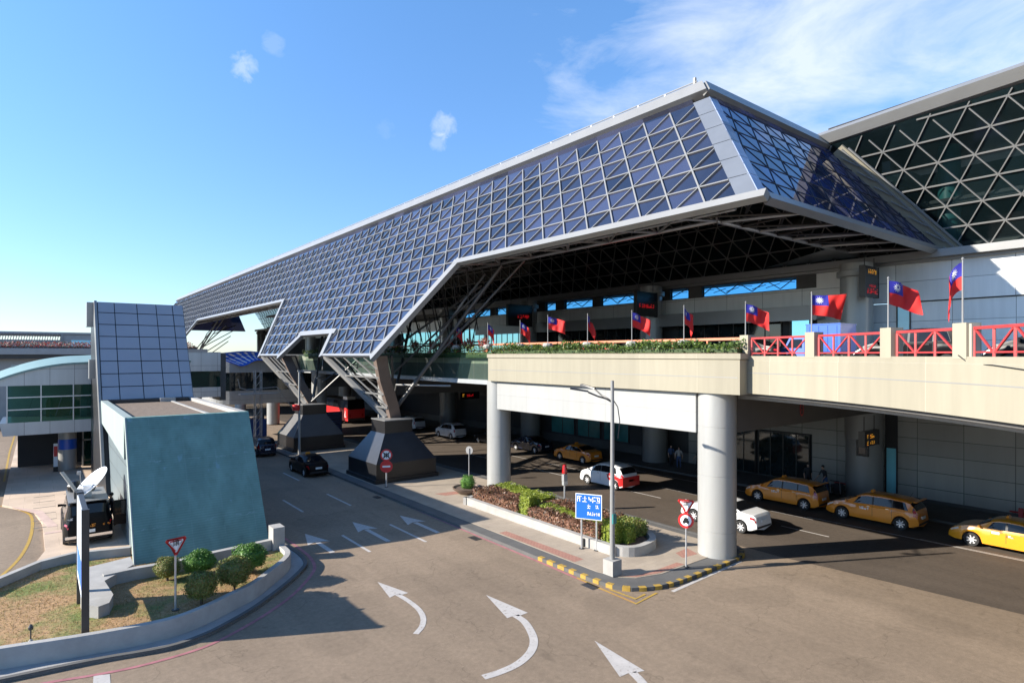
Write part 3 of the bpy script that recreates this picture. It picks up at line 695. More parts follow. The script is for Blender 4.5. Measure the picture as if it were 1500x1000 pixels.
# hip corner panels
mat('corner_metal', (.16, .175, .2), .3, .2, .06, 1)
hp = MB(); n_end = Vector((0, -1, .745)).normalized()
def ep(x, z, off=0.0): return Vector((x, 12.93+.745*(z-15.7), z))+n_end*off
for i in range(6):
    z0, z1 = 15.75+1.1*i+.015, 15.75+1.1*(i+1)-.015
    a = [fp(nearY(z0), z0, .05), fp(nearY(z0)+.95, z0, .05), fp(nearY(z1)+.95, z1, .05), fp(nearY(z1), z1, .05)]
    hp.hexa([v-NF*.12 for v in a], a, 'corner_metal')
fpan = hp.build('corner_panel', canopy)
hp = MB()
for i in range(6):
    z0, z1 = 15.75+1.1*i+.015, 15.75+1.1*(i+1)-.015
    a = [ep(FX(z0)-.05, z0, .05), ep(FX(z1)-.05, z1, .05), ep(FX(z1)+.62, z1, .05), ep(FX(z0)+.62, z0, .05)]
    hp.hexa([v-n_end*.12 for v in a], a, 'silver_glass')
hp.build('corner_panel', canopy)
# end glazing
def HX(z): return 44.9-.605*(z-15.5)
eg, eb = MB(), MB()
eg.poly([ep(FX(15.7)+.6, 15.7), ep(HX(15.7), 15.7), ep(HX(22.8), 22.8), ep(FX(22.8)+.6, 22.8)], 'end_glass')
for k in range(7):
    z = 15.7+DZ*k
    if z < 22.3: eb.bar(ep(FX(z)+.6, z, .01), ep(HX(z), z, .01), .04, .03, 'black_bar', n_end)
for i in range(-8, 20):
    for sx in (.9, -.9):
        pts = []
        for k in range(0, 33):
            z = 15.7+.2*k; x = 23+W*i+sx*(z-15.7)/DZ
            if FX(z)+.6 < x < HX(z): pts.append((x, z))
        if len(pts) > 2: eb.bar(ep(*pts[0], .012), ep(*pts[-1], .012), .035, .03, 'black_bar', n_end)
def fe_(x, z): return Vector((x, farY(z), z))
eg.build('end_glass', canopy); eg = MB()
eg.poly([fe_(FX(15.7), 15.7), fe_(FX(22.4), 22.4), fe_(HX(22.4), 22.4), fe_(HX(15.7), 15.7)], 'end_glass')
eg.build('end_glass', canopy); eb.build('end_glazing_bars', canopy)
ee = MB()
ee.bar(ep(23.12, 15.55, .04), ep(44.6, 15.55, .04), .42, .36, 'frame_metal', n_end)
ee.build('end_beam', canopy)
# roof and its rims
rf = MB()
rf.prism([(27.3, 18.75), (41.2, 18.75), (41.2, 168), (27.3, 168)], 22.75, 23.36, 'soffit_dark', 'grey_metal'); rf.build('roof', canopy)
ri = MB()
a0, a1 = fp(nearY(22.7)-.1, 22.7, .3), fp(nearY(23.42)-.1, 23.42, .3)
b0, b1 = fp(171.0, 22.7, .3), fp(170.3, 23.42, .3)
ri.hexa([a0-NF*.5, b0-NF*.5, b1-NF*.5, a1-NF*.5], [a0, b0, b1, a1], 'white_metal')
c0, c1 = ep(FX(22.7)-.1, 22.7, .26), ep(FX(23.42)-.1, 23.42, .26)
d0, d1 = ep(HX(22.7)+.3, 22.7, .26), ep(HX(23.42)+.3, 23.42, .26)
ri.hexa([v-n_end*.45 for v in (d0, c0, c1, d1)], [d0, c0, c1, d1], 'frame_metal')
ri.build('roof_fascia', canopy)
rl = MB()
y = 20.2
while y < 167:
    rl.bar((28.9, y, 23.36), (28.9, y, 24.5), .07, .05, 'steel'); y += 2.0
rl.tube((28.9, 20, 24.5), (28.9, 167, 24.5), .04, 'grey_metal', n=6); rl.tube((28.9, 20, 23.9), (28.9, 167, 23.9), .02, 'steel', n=5)
for x in range(30, 41, 2): rl.bar((x, 20.2, 23.36), (x, 20.2, 24.2), .06, .05, 'steel')
rl.tube((28.9, 20.2, 24.2), (40, 20.2, 24.2), .03, 'grey_metal', n=6); rl.box(28.85, 28.97, 20.1, 20.24, 23.36, 24.75, 'dark_steel')
y = 20.2
while y < 167:
    rl.poly([(28.93, y+.1, 23.5), (28.93, y+1.85, 23.5), (28.93, y+1.85, 24.4), (28.93, y+.1, 24.4)], 'clear_glass'); y += 2.0
rl.build('roof_railing', canopy)
# legs
for o, A, B, P, near in ((0, 40.45, 49.95, (21, 42.0, 4.35), 1), (0, 61.9, 68.3, (21, 59.6, 4.3), 2), (87.0, 40.45, 49.95, (21, 42.0, 4.35), 1), (87.0, 61.9, 68.3, (21, 59.6, 4.3), 2)):
    P = Vector((P[0], P[1]+o, P[2])); a = Vector((19.05, A+o, 9.1)); b = Vector((19.05, B+o, 9.1))
    lg = MB()
    q0, q1 = (P+Vector((0,-.35,0)), P+Vector((0,.35,0)))
    lg.bar(b, q1, .42, .3, 'white_metal', (-1,0,-.4)); lg.bar(b+Vector((.5,.25,0)), q1+Vector((.35,.1,0)), .2, .2, 'steel', (-1,0,-.4))
    for t in (.33, .6, .82): lg.bar(a.lerp(q0, t), b.lerp(q1, t), .1, .1, 'frame_metal', (-1,0,-.4))
    for t in (.2, .4, .6, .8): lg.bar(a.lerp(b, t), (q0 if near == 1 else q1).lerp(a if near == 1 else a, 1-t if near == 1 else 1-t) if t < .99 else q0, .08, .08, 'frame_metal', (-1,0,-.4))
    lg.build('leg_lattice', canopy); lg = MB(); c_ = Vector((1.6, .3, 0))
    for t in (.1, .3, .5, .7, .9): lg.bar(a.lerp(q0, t)+Vector((.25,0,0)), b.lerp(q1, min(1, t+.12))+c_*(1-t), .06, .06, 'dark_steel', (-1,0,-.4)); lg.bar(b.lerp(q1, t)+c_*(1-t), a.lerp(q0, min(1, t+.15))+Vector((.3,0,0)), .05, .05, 'dark_steel', (-1,0,-.4))
    lg.bar(b+c_, q1+Vector((.3,.1,0)), .14, .14, 'dark_steel', (-1,0,-.4)); lg.bar(a+c_, q0+Vector((.3,.1,0)), .14, .14, 'dark_steel', (-1,0,-.4)); lg.bar(a+c_, b+c_, .14, .14, 'dark_steel')
    lg.build('leg_inner_lattice', canopy)
    lg = MB(); w = Vector((.55, -.45, 0)); pr = [a+Vector((.05,-.2,0)), a.lerp(q0, .35)+Vector((-.02,-.12,-.2)), a.lerp(q0, .75)+Vector((.1,-.05,-.2)), q0]
    for u, v in zip(pr, pr[1:]): lg.hexa([u, u+Vector((.1,.75,0)), u+Vector((.9,.75,.05)), u+Vector((.9,0,.05))], [v, v+Vector((.1,.75,0)), v+Vector((.9,.75,.05)), v+Vector((.9,0,.05))], 'brown_steel')
    lg.build('leg', canopy)
# bracing tubes
mat('strut_metal', (.13, .13, .13), .35, .4, .1, 2)
class One:
    def tube(q, *a, **k): m_ = MB(); m_.tube(*a, **k); m_.build('bracing_strut', canopy)
tb = One()
for o, s in ((0, 1), (101.6, -1), (87.0, 1)):
    Y = lambda y: o+s*y
    tb.tube((21.4, Y(42.3), 4.6), (26, Y(34.25), 15.6), .14, 'strut_metal', n=10)
    tb.tube((22, Y(43.3), 7.7), (25.6, Y(35.5), 14.3), .08, 'strut_metal', n=8)
    tb.tube((23.2, Y(39.2), 8.7), (26.6, Y(32.4), 15.8), .08, 'strut_metal', n=8)
    tb.tube((21.8, Y(42.3), 6.9), (24.2, Y(38.2), 6.9), .07, 'grey_metal', n=6)
    tb.tube((24.7, Y(37.2), 13.2), (23.8, Y(40.8), 9.4), .09, 'grey_metal', n=6)
    tb.tube((24.7, Y(37.2), 13.2), (26.5, Y(37), 15.3), .08, 'grey_metal', n=6)
    for k in range(4): tb.tube((22.5+k, Y(42-1.9*k), 6.5+2.2*k), (30, Y(44-2*k), 12+k), .08, 'dark_steel', n=6)
    if o == 0:
        for q in range(9):
            tb.tube((24.5, Y(36.5+1.9*q), 15.6), (25.6+.25*q, Y(37.6+1.9*q), 9.6+.35*(q%3)), .05, 'dark_steel', n=6)
            tb.tube((24.5, Y(36.5+1.9*q), 15.6), (27.4, Y(39.2+1.9*q), 11.2), .045, 'dark_steel', n=6)
            tb.tube((25.6+.25*q, Y(37.6+1.9*q), 9.6+.35*(q%3)), (27.4, Y(39.2+1.9*q), 12.6-.5*(q%2)), .045, 'dark_steel', n=6)
        tb.tube((25.4, Y(36), 12.4), (27.6, Y(50), 12.4), .06, 'dark_steel', n=6); tb.tube((26, Y(36), 10.2), (27.6, Y(50), 10.2), .06, 'dark_steel', n=6)
    tb.tube((21.3, Y(42.3), 4.6), (29, Y(52), 15), .12, 'dark_steel', n=8); tb.tube((29, Y(41), 15), (25, Y(50), 9.5), .1, 'grey_metal', n=6)
# trusses under the canopy: a flat lattice girder along the front edge and along the near end
tr_ = MB(); C1, YE, ZT = 26.6, 17.3, 15.9
tr_.tube((C1, YE, ZT), (C1, 172, ZT), .1, 'steel', n=8); tr_.tube((C1, YE, ZT), (44.2, YE, ZT), .12, 'grey_metal', n=8)
tr_.tube((24.6, 15, 15.75), (24.6, 172, 15.75), .07, 'steel', n=6)
y = YE; i = 0
while y < 130:
    tr_.tube((23.3, y, 15.55), (C1, y, ZT), .07, 'grey_metal', n=6); tr_.tube((23.3, y, 15.55), (C1, y+3.58, ZT), .06, 'grey_metal', n=6); tr_.tube((C1, y, ZT), (24.2, y+1.79, 17.6), .06, 'grey_metal', n=6); tr_.tube((C1, y, ZT), (24.2, y-1.79, 17.6), .06, 'grey_metal', n=6)
    y += 3.58
x = 23.4
while x < 44:
    tr_.tube((x, 13.2, 15.6), (x, YE, ZT), .085, 'steel', n=6)
    tr_.tube((x, 13.2, 15.6), (x+1.8, YE, ZT), .06, 'dark_steel', n=6); tr_.tube((x+1.8, YE, ZT), (x+3.6, 13.2, 15.6), .06, 'dark_steel', n=6)
    tr_.tube((x+1.8, YE, ZT), (x+1.8, 15.9, 18.4), .05, 'dark_steel', n=5)
    if x > 25: tr_.tube((x+1.8, YE, ZT), (x, 15.2, 17.9), .05, 'dark_steel', n=5)
    x += 3.6
for x in (30, 33.5, 37): tr_.tube((x, YE+.5, 19.5), (x, 130, 19.5), .07, 'steel', n=6)
for i in range(18): tr_.tube((26.5, 21+6*i, 20.2), (41.5, 21+6*i, 19.2), .08, 'dark_steel', n=6)
tr_.build('roof_truss', canopy)
sf = MB()
sf.poly([(27.6, 19, 22.3), (27.6, 170, 22.3), (40.6, 170, 22.3), (40.6, 19, 22.3)], 'soffit_dark')
for i in range(5): x = 31+2.6*i; sf.poly([(x, 15.4, 17.7), (x+2.5, 15.4, 17.7), (x+2.5, 13.6, 15.95), (x, 13.6, 15.95)], 'grey_metal')
sf.poly([(39.2, 17.4, 15.95), (44.3, 17.4, 15.95), (44.3, 24.5, 15.95)], 'grey_metal')
sf.build('ceiling', canopy)

# ------------------------------------------------------------------ main hall
hall = thing('terminal_hall', 'long terminal hall with outward leaning dark triangle glazing and pale panel walls', 'terminal building', (44, 60, 0))
nH = Vector((-1, 0, -.605)).normalized()
def hpnt(y, z, off=0.0): return Vector((HX(z), y, z))+nH*off
hg, hb = MB(), MB()
hg.poly([hpnt(-24, 15.5), hpnt(-24, 24.7), hpnt(19, 22.85), hpnt(19, 15.5)], 'hall_glass'); hg.poly([hpnt(19, 15.5), hpnt(19, 22.5), hpnt(158, 22.5), hpnt(158, 15.5)], 'hall_glass'); hg.build('glass_facade', hall)
DH = 1.187
rows = [21.79-DH*k for k in range(6)]
hb.bar(hpnt(-24, 22.98, .03), hpnt(13, 22.98, .03), .075, .1, 'frame_metal', nH)
for z in rows: hb.bar(hpnt(-24, z, .03), hpnt(158, z, .03), .075, .1, 'frame_metal', nH)
for i in range(-60, 100):
    for sg in (1, -1):
        z0, z1 = 15.5, 22.6+max(0, .05*(19-11.47-W*i+sg*4))
        y0 = 11.47+W*i+sg*.895*(21.79-z0)/DH; y1 = 11.47+W*i+sg*.895*(21.79-z1)/DH
        if -24 < y0 < 158 and -24 < y1 < 158: hb.bar(hpnt(y0, z0, .035), hpnt(y1, z1, .035), .065, .09, 'frame_metal', nH)
hb.build('glazing_bars', hall)
hr = MB()
u0, u1 = hpnt(-24, 25.1, .1), hpnt(-24, 25.8, .15); v0, v1 = hpnt(19.2, 22.95, .1), hpnt(20.2, 23.45, .15)
hr.hexa([u0-nH*.9, v0-nH*.9, v1-nH*.9, u1-nH*.9], [u0, v0, v1, u1], 'frame_metal'); hr.build('roof_fascia', hall)
hr = MB(); hr.prism([(41.4, 19), (78, 19), (78, 158), (41.4, 158)], 22.9, 23.46, 'soffit_dark', 'grey_metal')
hr.hexa([(40.6, -24, 25.2), (78, -24, 25.1), (78, 19, 22.95), (40.6, 19, 22.95)], [(40.3, -24, 25.75), (78, -24, 25.75), (78, 19, 23.42), (40.6, 19, 23.42)], 'grey_metal'); hr.build('roof', hall)
hr = MB()
for i in range(22): hr.bar((42.6, 18.5-2*i, 23.4+.108*i), (42.6, 18.5-2*i, 24.7+.108*i), .06, .05, 'dark_steel')
hr.tube((42.6, 19, 24.7), (42.6, -24, 27.05), .05, 'dark_steel', n=6); hr.tube((42.6, 19, 24.1), (42.6, -24, 26.4), .02, 'steel', n=5)
hr.box(42.4, 42.75, 8.2, 8.5, 23.8, 25.6, 'dark_steel'); hr.build('roof_railing', hall)
vg = MB()   # valley gutter where canopy end meets the hall
vg.bar(hpnt(12.3, 15.5, .12), hpnt(17.6, 22.5, .12), 1.0, .16, 'beige', nH)
for o in (-.62, .62, -.3): vg.bar(hpnt(12.3+o*1.25, 15.5, .24), hpnt(17.6+o*1.25, 22.5, .24), .09, .12, 'white_metal', nH)
for k in range(7):
    t = (k+.5)/7; z = 15.5+7*t; y = 12.3+5.3*t; vg.bar(hpnt(y-.75, z-.6, .3), hpnt(y+.15, z+.1, .3), .06, .06, 'white_metal', nH)
vg.build('valley_gutter', hall)
# interior seen through the glass
it = MB()
it.box(52.5, 53, -24, 158, 16.4, 22.8, 'soffit_dark'); it.box(52.5, 53, -24, 18, 7.5, 16.4, 'soffit_dark'); it.box(52.5, 53, 112, 158, 7.5, 16.4, 'soffit_dark'); it.box(43.6, 53, 18, 112, 8.2, 8.6, 'grey_concrete'); it.box(45.3, 52.4, -24, 158, 15.95, 16.3, 'soffit'); it.box(45, 52.4, -24, 158, 18.7, 19.1, 'soffit_dark')
for i in range(10): it.bar((44.2, -20+9*i, 21.6), (52, -20+9*i, 21.6), .5, .9, 'grey_metal')
it.build('interior_floor', hall)
for y in (13.1, -5):
    it = MB(); it.lathe([(.62, 15.3), (.62, 22.7)], 20, 'teal_paint', (46.4, y, 0)); it.build('interior_column', hall, smooth=40)
# beam under the glazing and wall of the upper concourse
hw = MB()
hw.box(42.75, 45.3, -24, 158, 14.92, 15.5, 'frame_metal'); hw.box(42.3, 42.75, -24, 158, 15.1, 15.55, 'frame_metal'); hw.build('wall_beam', hall)
hw = MB()
hw.box(43.0, 43.5, -24, 20.0, 12.56, 14.92, 'hall_panel'); hw.box(43.12, 43.5, -24, 20, 8.6, 12.5, 'hall_panel')
hw.box(43.0, 43.5, 20.0, 158, 12.56, 13.95, 'hall_panel')
STRIP = ((21.4, 29.4), (30.6, 32.6), (35.0, 40.8), (41.8, 46.0), (47.2, 49.0), (52, 58), (59, 65)); LOW = ((20.5, 22.0), (51.6, 60), (60.4, 66), (69, 82))
for wins, x0, z0, z1, m in ((STRIP, 43.05, 13.95, 14.92, 'dark_concrete'), (LOW, 43.25, 8.6, 12.5, 'soffit_dark')):
    y = 20.0
    for a, b_ in list(wins)+[(158, 158)]:
        if a-y > .01: hw.box(x0, 43.5, y, a, z0, z1, m)
        y = b_
hw.build('wall', hall)
def win(name, x, y0, y1, z0, z1, m, sub=0, fm='dark_steel', par=None):
    f = MB(); t = .07
    f.box(x-.08, x+.02, y0, y1, z0, z0+t, fm); f.box(x-.08, x+.02, y0, y1, z1-t, z1, fm); f.box(x-.08, x+.02, y0, y0+t, z0+t, z1-t, fm); f.box(x-.08, x+.02, y1-t, y1, z0+t, z1-t, fm)
    for k in range(1, sub): yy = y0+(y1-y0)*k/sub; f.box(x-.07, x+.01, yy-.03, yy+.03, z0+t, z1-t, fm)
    o = f.build(name, par or hall)
    p = MB(); p.poly([(x-.03, y0+t, z0+t), (x-.03, y0+t, z1-t), (x-.03, y1-t, z1-t), (x-.03, y1-t, z0+t)], m); p.build('pane', o); return o
for y0, y1 in STRIP:
    win('window', 43.13, y0, y1, 13.95, 14.92, 'blue_glass')
    b = MB(); n = int((y1-y0)/1.1)
    for k in range(n):
        ya = y0+.1+(y1-y0-.2)*k/n; yb = y0+.1+(y1-y0-.2)*(k+1)/n
        b.bar((42.98, ya, 14.08 if k % 2 else 14.8), (42.98, yb, 14.8 if k % 2 else 14.08), .07, .05, 'dark_steel'); b.bar((42.97, ya, 14.5), (42.97, yb, 14.25 if k % 3 else 14.6), .05, .04, 'dark_steel')
    b.build('window_lattice', hall)
for y0, y1, m, s in ((20.5, 22.0, 'cyan_glass', 1), (22.6, 31.8, 'dark_window', 7), (35.3, 40, 'dark_window', 4), (40.2, 48.6, 'dark_window', 7), (51.6, 60, 'cyan_glass', 8), (60.4, 66, 'cyan_glass', 5), (69, 82, 'cyan_glass', 9), (86, 98, 'dark_window', 8), (14.2, 15.0, 'cyan_window', 1)):
    win('window', 43.2 if y0 > 16 else 43.11, y0, y1, 8.6, 12.5, m, s)
lg = MB(); lg.box(41.6, 43.0, 19.4, 60, 11.72, 12.5, 'silver_panel_x'); lg.box(41.5, 41.6, 19.3, 60, 11.6, 12.62, 'white_metal'); lg.build('entrance_ledge', hall)
for i in range(9):
    c = MB(); y = 16.8+16.63*i
    c.lathe([(.95, 8.6), (.95, 14.2), (1.15, 14.25), (1.15, 14.6), (.95, 14.65), (.95, 15.1)], 28, 'column', (41.6, y, 0)); c.build('column', hall, smooth=40)
# lower level wall
lw = MB()
lw.box(43.0, 43.5, -24, 14.9, 0, 7.4, 'arcade_panel'); lw.box(43.0, 43.5, 15.7, 20.3, 0, 7.4, 'arcade_panel'); lw.box(43.0, 43.5, 20.3, 30.6, 3.6, 7.4, 'arcade_panel')
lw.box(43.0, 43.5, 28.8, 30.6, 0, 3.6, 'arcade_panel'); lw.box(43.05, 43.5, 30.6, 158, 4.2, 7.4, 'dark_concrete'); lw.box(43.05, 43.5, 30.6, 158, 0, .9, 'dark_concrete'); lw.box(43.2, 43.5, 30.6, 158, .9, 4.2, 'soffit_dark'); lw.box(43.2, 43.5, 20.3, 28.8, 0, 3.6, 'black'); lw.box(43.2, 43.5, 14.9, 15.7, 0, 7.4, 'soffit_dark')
lw.box(42.9, 43.0, -24, 20.3, .14, .34, 'dark_steel'); lw.build('arcade_wall', hall)
win('entrance_door', 43.1, 20.5, 24.4, .14, 3.5, 'dark_window', 4); win('entrance_door', 43.1, 24.6, 28.6, .14, 3.5, 'dark_window', 4)
win('window', 43.12, 14.95, 15.65, .3, 3.3, 'cyan_window', 1)
mat('teal_dim', (.05, .2, .2), .2, 0, .4, .3)
for y0, y1 in ((37.2, 40.4), (40.8, 44.0), (44.4, 48)): win('window', 43.12, y0, y1, 1.0, 4.1, 'teal_dim', 2)
r = MB(); r.tube((42.6, 17.2, .55), (42.6, 18.6, .55), .05, 'rail_red', n=6); r.tube((42.6, 3, .5), (42.6, 9.2, .5), .05, 'rail_red', n=6); r.box(42.5, 42.7, 8.6, 8.8, .14, .75, 'rail_red'); r.build('guard_bar', hall)
for i in range(10):
    c = MB(); y = 16.3+16.63*i
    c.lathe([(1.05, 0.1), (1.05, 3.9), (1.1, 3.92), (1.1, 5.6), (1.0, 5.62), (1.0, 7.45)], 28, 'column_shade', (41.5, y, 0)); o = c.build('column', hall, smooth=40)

# ------------------------------------------------------------------ elevated road
deck = thing('elevated_road', 'beige concrete elevated road on round silver columns in front of the hall', 'elevated road', (24, 40, 0))
bp = spline([(24.25, 16.0), (24.1, 14.4), (23.1, 11.4), (21.3, 7.9), (18.3, 3.7), (14, -.6), (8, -4.5)], 6)
d = MB()
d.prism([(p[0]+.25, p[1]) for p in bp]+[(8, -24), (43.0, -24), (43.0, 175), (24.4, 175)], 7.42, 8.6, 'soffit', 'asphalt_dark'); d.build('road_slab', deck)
par = MB()
par.sweep(bp, [(0, 7.55), (0, 8.95), (.03, 8.98), (.03, 9.16), (.42, 9.16), (.42, 7.55)], 'parapet_band'); par.build('parapet', deck)
par = MB(); par.sweep(bp[4:], [(-.004, 8.42), (-.004, 8.45), (.02, 8.45), (.02, 8.42)], 'white_metal'); par.build('parapet_stripe', deck)
par = MB(); par.sweep(bp, [(1.0, 7.2), (1.0, 7.54), (1.8, 7.54), (1.8, 7.2)], 'grey_concrete'); par.build('edge_beam', deck)
pl_ = MB()
pl_.box(23.42, 24.9, 14.1, 32.35, 7.5, 9.0, 'parapet_band'); pl_.box(23.36, 24.95, 14.04, 32.4, 9.03, 9.27, 'parapet_band'); pl_.box(23.5, 24.8, 14.2, 32.2, 8.98, 9.06, 'beige_dark')
pl_.box(23.55, 24.75, 14.25, 32.15, 9.27, 9.3, 'soil'); pl_.build('planter_trough', deck)
st = MB(); st.box(23.414, 23.42, 14.2, 32.2, 8.22, 8.25, 'white_metal'); st.build('parapet_stripe', deck)
bw = MB(); bw.box(24.5, 24.8, 32.4, 175, 7.5, 9.1, 'beige_dark'); bw.box(23.9, 24.6, 32.4, 175, 7.2, 7.5, 'silver_panel_x'); bw.build('parapet', deck)
gp = MB(); y = 32.6
while y < 70:
    gp.poly([(23.8, y, 7.55), (23.8, y, 9.25), (23.8, y+1.95, 9.25), (23.8, y+1.95, 7.55)], 'parapet_glass'); y += 2
gp.build('glass_screen', deck)
bm_ = MB(); bm_.box(23.72, 24.7, 16.5, 31.75, 5.65, 7.46, 'beam_panel'); bm_.build('beam', deck)
for i in range(1, 9):
    bm_ = MB(); y = 15.83+16.63*i
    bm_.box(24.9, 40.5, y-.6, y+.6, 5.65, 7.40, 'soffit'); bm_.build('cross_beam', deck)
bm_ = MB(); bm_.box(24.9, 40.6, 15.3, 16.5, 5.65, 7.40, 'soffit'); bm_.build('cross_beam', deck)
for i in range(8):
    c = MB(); y = 15.83+16.63*i; rr = .85 if i == 0 else .8
    pr = []
    for z0, z1 in ((.1, 1.25), (1.27, 3.75), (3.77, 5.95), (5.97, 7.5)): pr += [(rr-.012, z0), (rr, z0+.01), (rr, z1), (rr-.012, z1+.005)]
    c.lathe(pr, 40, 'column', (24.4, y, 0)); c.build('column', deck, smooth=40)
# parapet posts and red railing along the bridge, rail behind the planter
def along(path, dist):
    for a, b in zip(path, path[1:]):
        l = math.dist(a, b)
        if dist <= l: t = dist/l; return Vector((a[0]+(b[0]-a[0])*t, a[1]+(b[1]-a[1])*t)), (Vector(b)-Vector(a)).normalized()
        dist -= l
    return Vector(path[-1]), (Vector(path[-1])-Vector(path[-2])).normalized()
def hit(px, off=0):
    best = None
    for a, b in zip(bp, bp[1:]):
        d = ray(px, 500); A = Vector(a); B = Vector(b); e = B-A
        den = d[0]*e.y-d[1]*e.x
        if abs(den) < 1e-9: continue
        t = (A.x*e.y-A.y*e.x)/den; u = (A.x*d[1]-A.y*d[0])/den
        if -.001 <= u <= 1.001 and t > 0: return A+e*u, e.normalized()
posts = [hit(x) for x in (1089, 1185, 1296, 1404)]
posts.append((Vector((16.5, 1.75)), (Vector((14, -.6))-Vector((18.3, 3.7))).normalized()))
for i, (p, t) in enumerate(posts):
    n = Vector((-t.y, t.x)); o = MB()
    c = p+n*.22
    def ob(u0, u1, v0, v1, z0, z1, m):
        o.hexa([(*(c+t*a+n*b), z0) for a, b in ((u0,v0),(u1,v0),(u1,v1),(u0,v1))], [(*(c+t*a+n*b), z1) for a, b in ((u0,v0),(u1,v0),(u1,v1),(u0,v1))], m)
    ob(-.24, .24, -.2, .22, 9.1, 10.07, 'beige'); ob(-.32, .32, -.12, .12, 9.1, 10.04, 'beige_dark') if i == 3 else None
    o.build('parapet_post', deck)
def rail_panel(p, q, name='railing'):
    o = MB(); p = Vector((*p, 0)); q = Vector((*q, 0)); d = q-p; l = d.length
    def bar(t0, z0, t1, z1, w, h): o.bar(p+d*t0+Vector((0,0,z0)), p+d*t1+Vector((0,0,z1)), w, h, 'rail_red')
    bar(0, 9.92, 1, 9.92, .1, .08); bar(0, 9.28, 1, 9.28, .05, .045)
    n = max(2, round(l/.72))
    for k in range(n+1): bar(k/n, 9.16, k/n, 9.88, .06, .06 if k % 2 else .1)
    for k in range(n):
        if k % 2: bar(k/n+.06/l, 9.3, (k+1)/n-.06/l, 9.87, .045, .05)
        else: bar(k/n+.06/l, 9.87, (k+1)/n-.06/l, 9.3, .045, .05)
    r_ = o.build(name, deck); return r_
for (p, t), (q, t2) in zip(posts, posts[1:]):
    n = Vector((-t.y, t.x))*.2; n2 = Vector((-t2.y, t2.x))*.2
    rail_panel(p+n+t*.3, q+n2-t2*.3)
o = MB(); o.bar((25.1, 14.6, 9.95), (25.1, 66, 9.95), .1, .12, 'rail_orange'); o.bar((25.1, 14.6, 9.5), (25.1, 66, 9.5), .06, .06, 'rail_orange')
for k in range(26): o.bar((25.1, 14.8+2*k, 8.6), (25.1, 14.8+2*k, 9.95), .07, .07, 'rail_orange')
o.build('railing', deck)
cb = MB(); p, t = posts[3]
pts = [(p.x-.03, p.y, 9.2), (p.x-.12, p.y-.3, 8.95)]
bpd = [q for q in bp if q[1] < p.y-.3]
for i, q in enumerate(bpd[:9]): pts.append((q[0]-.03, q[1]+.0, 8.95-.09*i))
cb.curve(pts, .015, 'black', n=5); cb.build('cable', deck)

# planting along the deck
hd = MB(); rn = random.Random(5)
def hedge_pt(x0, x1, y0, y1, z0, z1):
    def f():
        y = rn.uniform(y0, y1); h = z1-.12+.2*math.sin(y*1.7)*math.sin(y*.63+1)+rn.uniform(-.08, .1); x = rn.uniform(x0, x1)
        z = z0+(h-z0)*rn.random()**.45; return (x, y, z), (-.5, 0, 1)
    return f
leaves(hd, hedge_pt(23.45, 24.8, 14.2, 32.2, 9.25, 9.9), 7500, .13, 'leaf_hedge', rn)
hd.box(23.7, 24.7, 14.4, 32, 9.26, 9.5, 'leaf_hedge')
tag(hd.build('hedge'), 'low leafy green hedge filling the beige planter on the elevated road', 'hedge')
hd = MB(); leaves(hd, hedge_pt(23.9, 25.0, 32.7, 70, 9.0, 9.95), 4200, .15, 'leaf_hedge', rn); hd.box(24.1, 24.8, 32.8, 69.5, 9.0, 9.4, 'leaf_hedge'); tag(hd.build('hedge'), 'shaded green hedge on the deck edge behind the canopy struts', 'hedge')
for i, y in enumerate((34.6, 36.6, 39.4, 41.5, 44.6, 55.3, 57)):
    fb = MB(); c = Vector((24.7, y, 10.0))
    def f():
        v = Vector((rn.gauss(0,1), rn.gauss(0,1), rn.gauss(0,1))).normalized(); return c+v*rn.uniform(.2, .48), v
    leaves(fb, f, 260, .16, 'leaf_flower', rn); fb.tube((24.7, y, 9.0), (24.7, y, 9.8), .04, 'bark', n=5)
    tag(fb.build('flower_bush'), 'round red flowering bush among the shaded hedge under the canopy', 'flower bush', 'red flower bushes on the deck')

# ------------------------------------------------------------------ pedestals
def pedestal(y, label, lit):
    t = thing('stone_pedestal', label, 'pedestal', (21, y, 0))
    def sq(h, z): return [(21-h, y-h, z), (21+h, y-h, z), (21+h, y+h, z), (21-h, y+h, z)]
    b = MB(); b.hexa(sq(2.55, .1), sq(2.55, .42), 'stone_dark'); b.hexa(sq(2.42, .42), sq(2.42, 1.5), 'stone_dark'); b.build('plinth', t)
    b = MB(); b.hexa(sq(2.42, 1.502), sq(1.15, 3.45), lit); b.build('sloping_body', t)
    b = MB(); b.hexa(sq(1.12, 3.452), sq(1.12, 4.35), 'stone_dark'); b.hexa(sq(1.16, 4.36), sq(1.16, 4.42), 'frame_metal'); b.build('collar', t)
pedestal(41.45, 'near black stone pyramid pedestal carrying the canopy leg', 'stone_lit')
pedestal(58.9, 'farther black stone pyramid pedestal beside the lane, grey on its sloping side', 'stone_lit_pale')
pedestal(139.2, 'third black stone pedestal, far off behind the tower', 'stone_lit'); pedestal(157, 'fourth black stone pedestal, farthest from view', 'stone_lit')
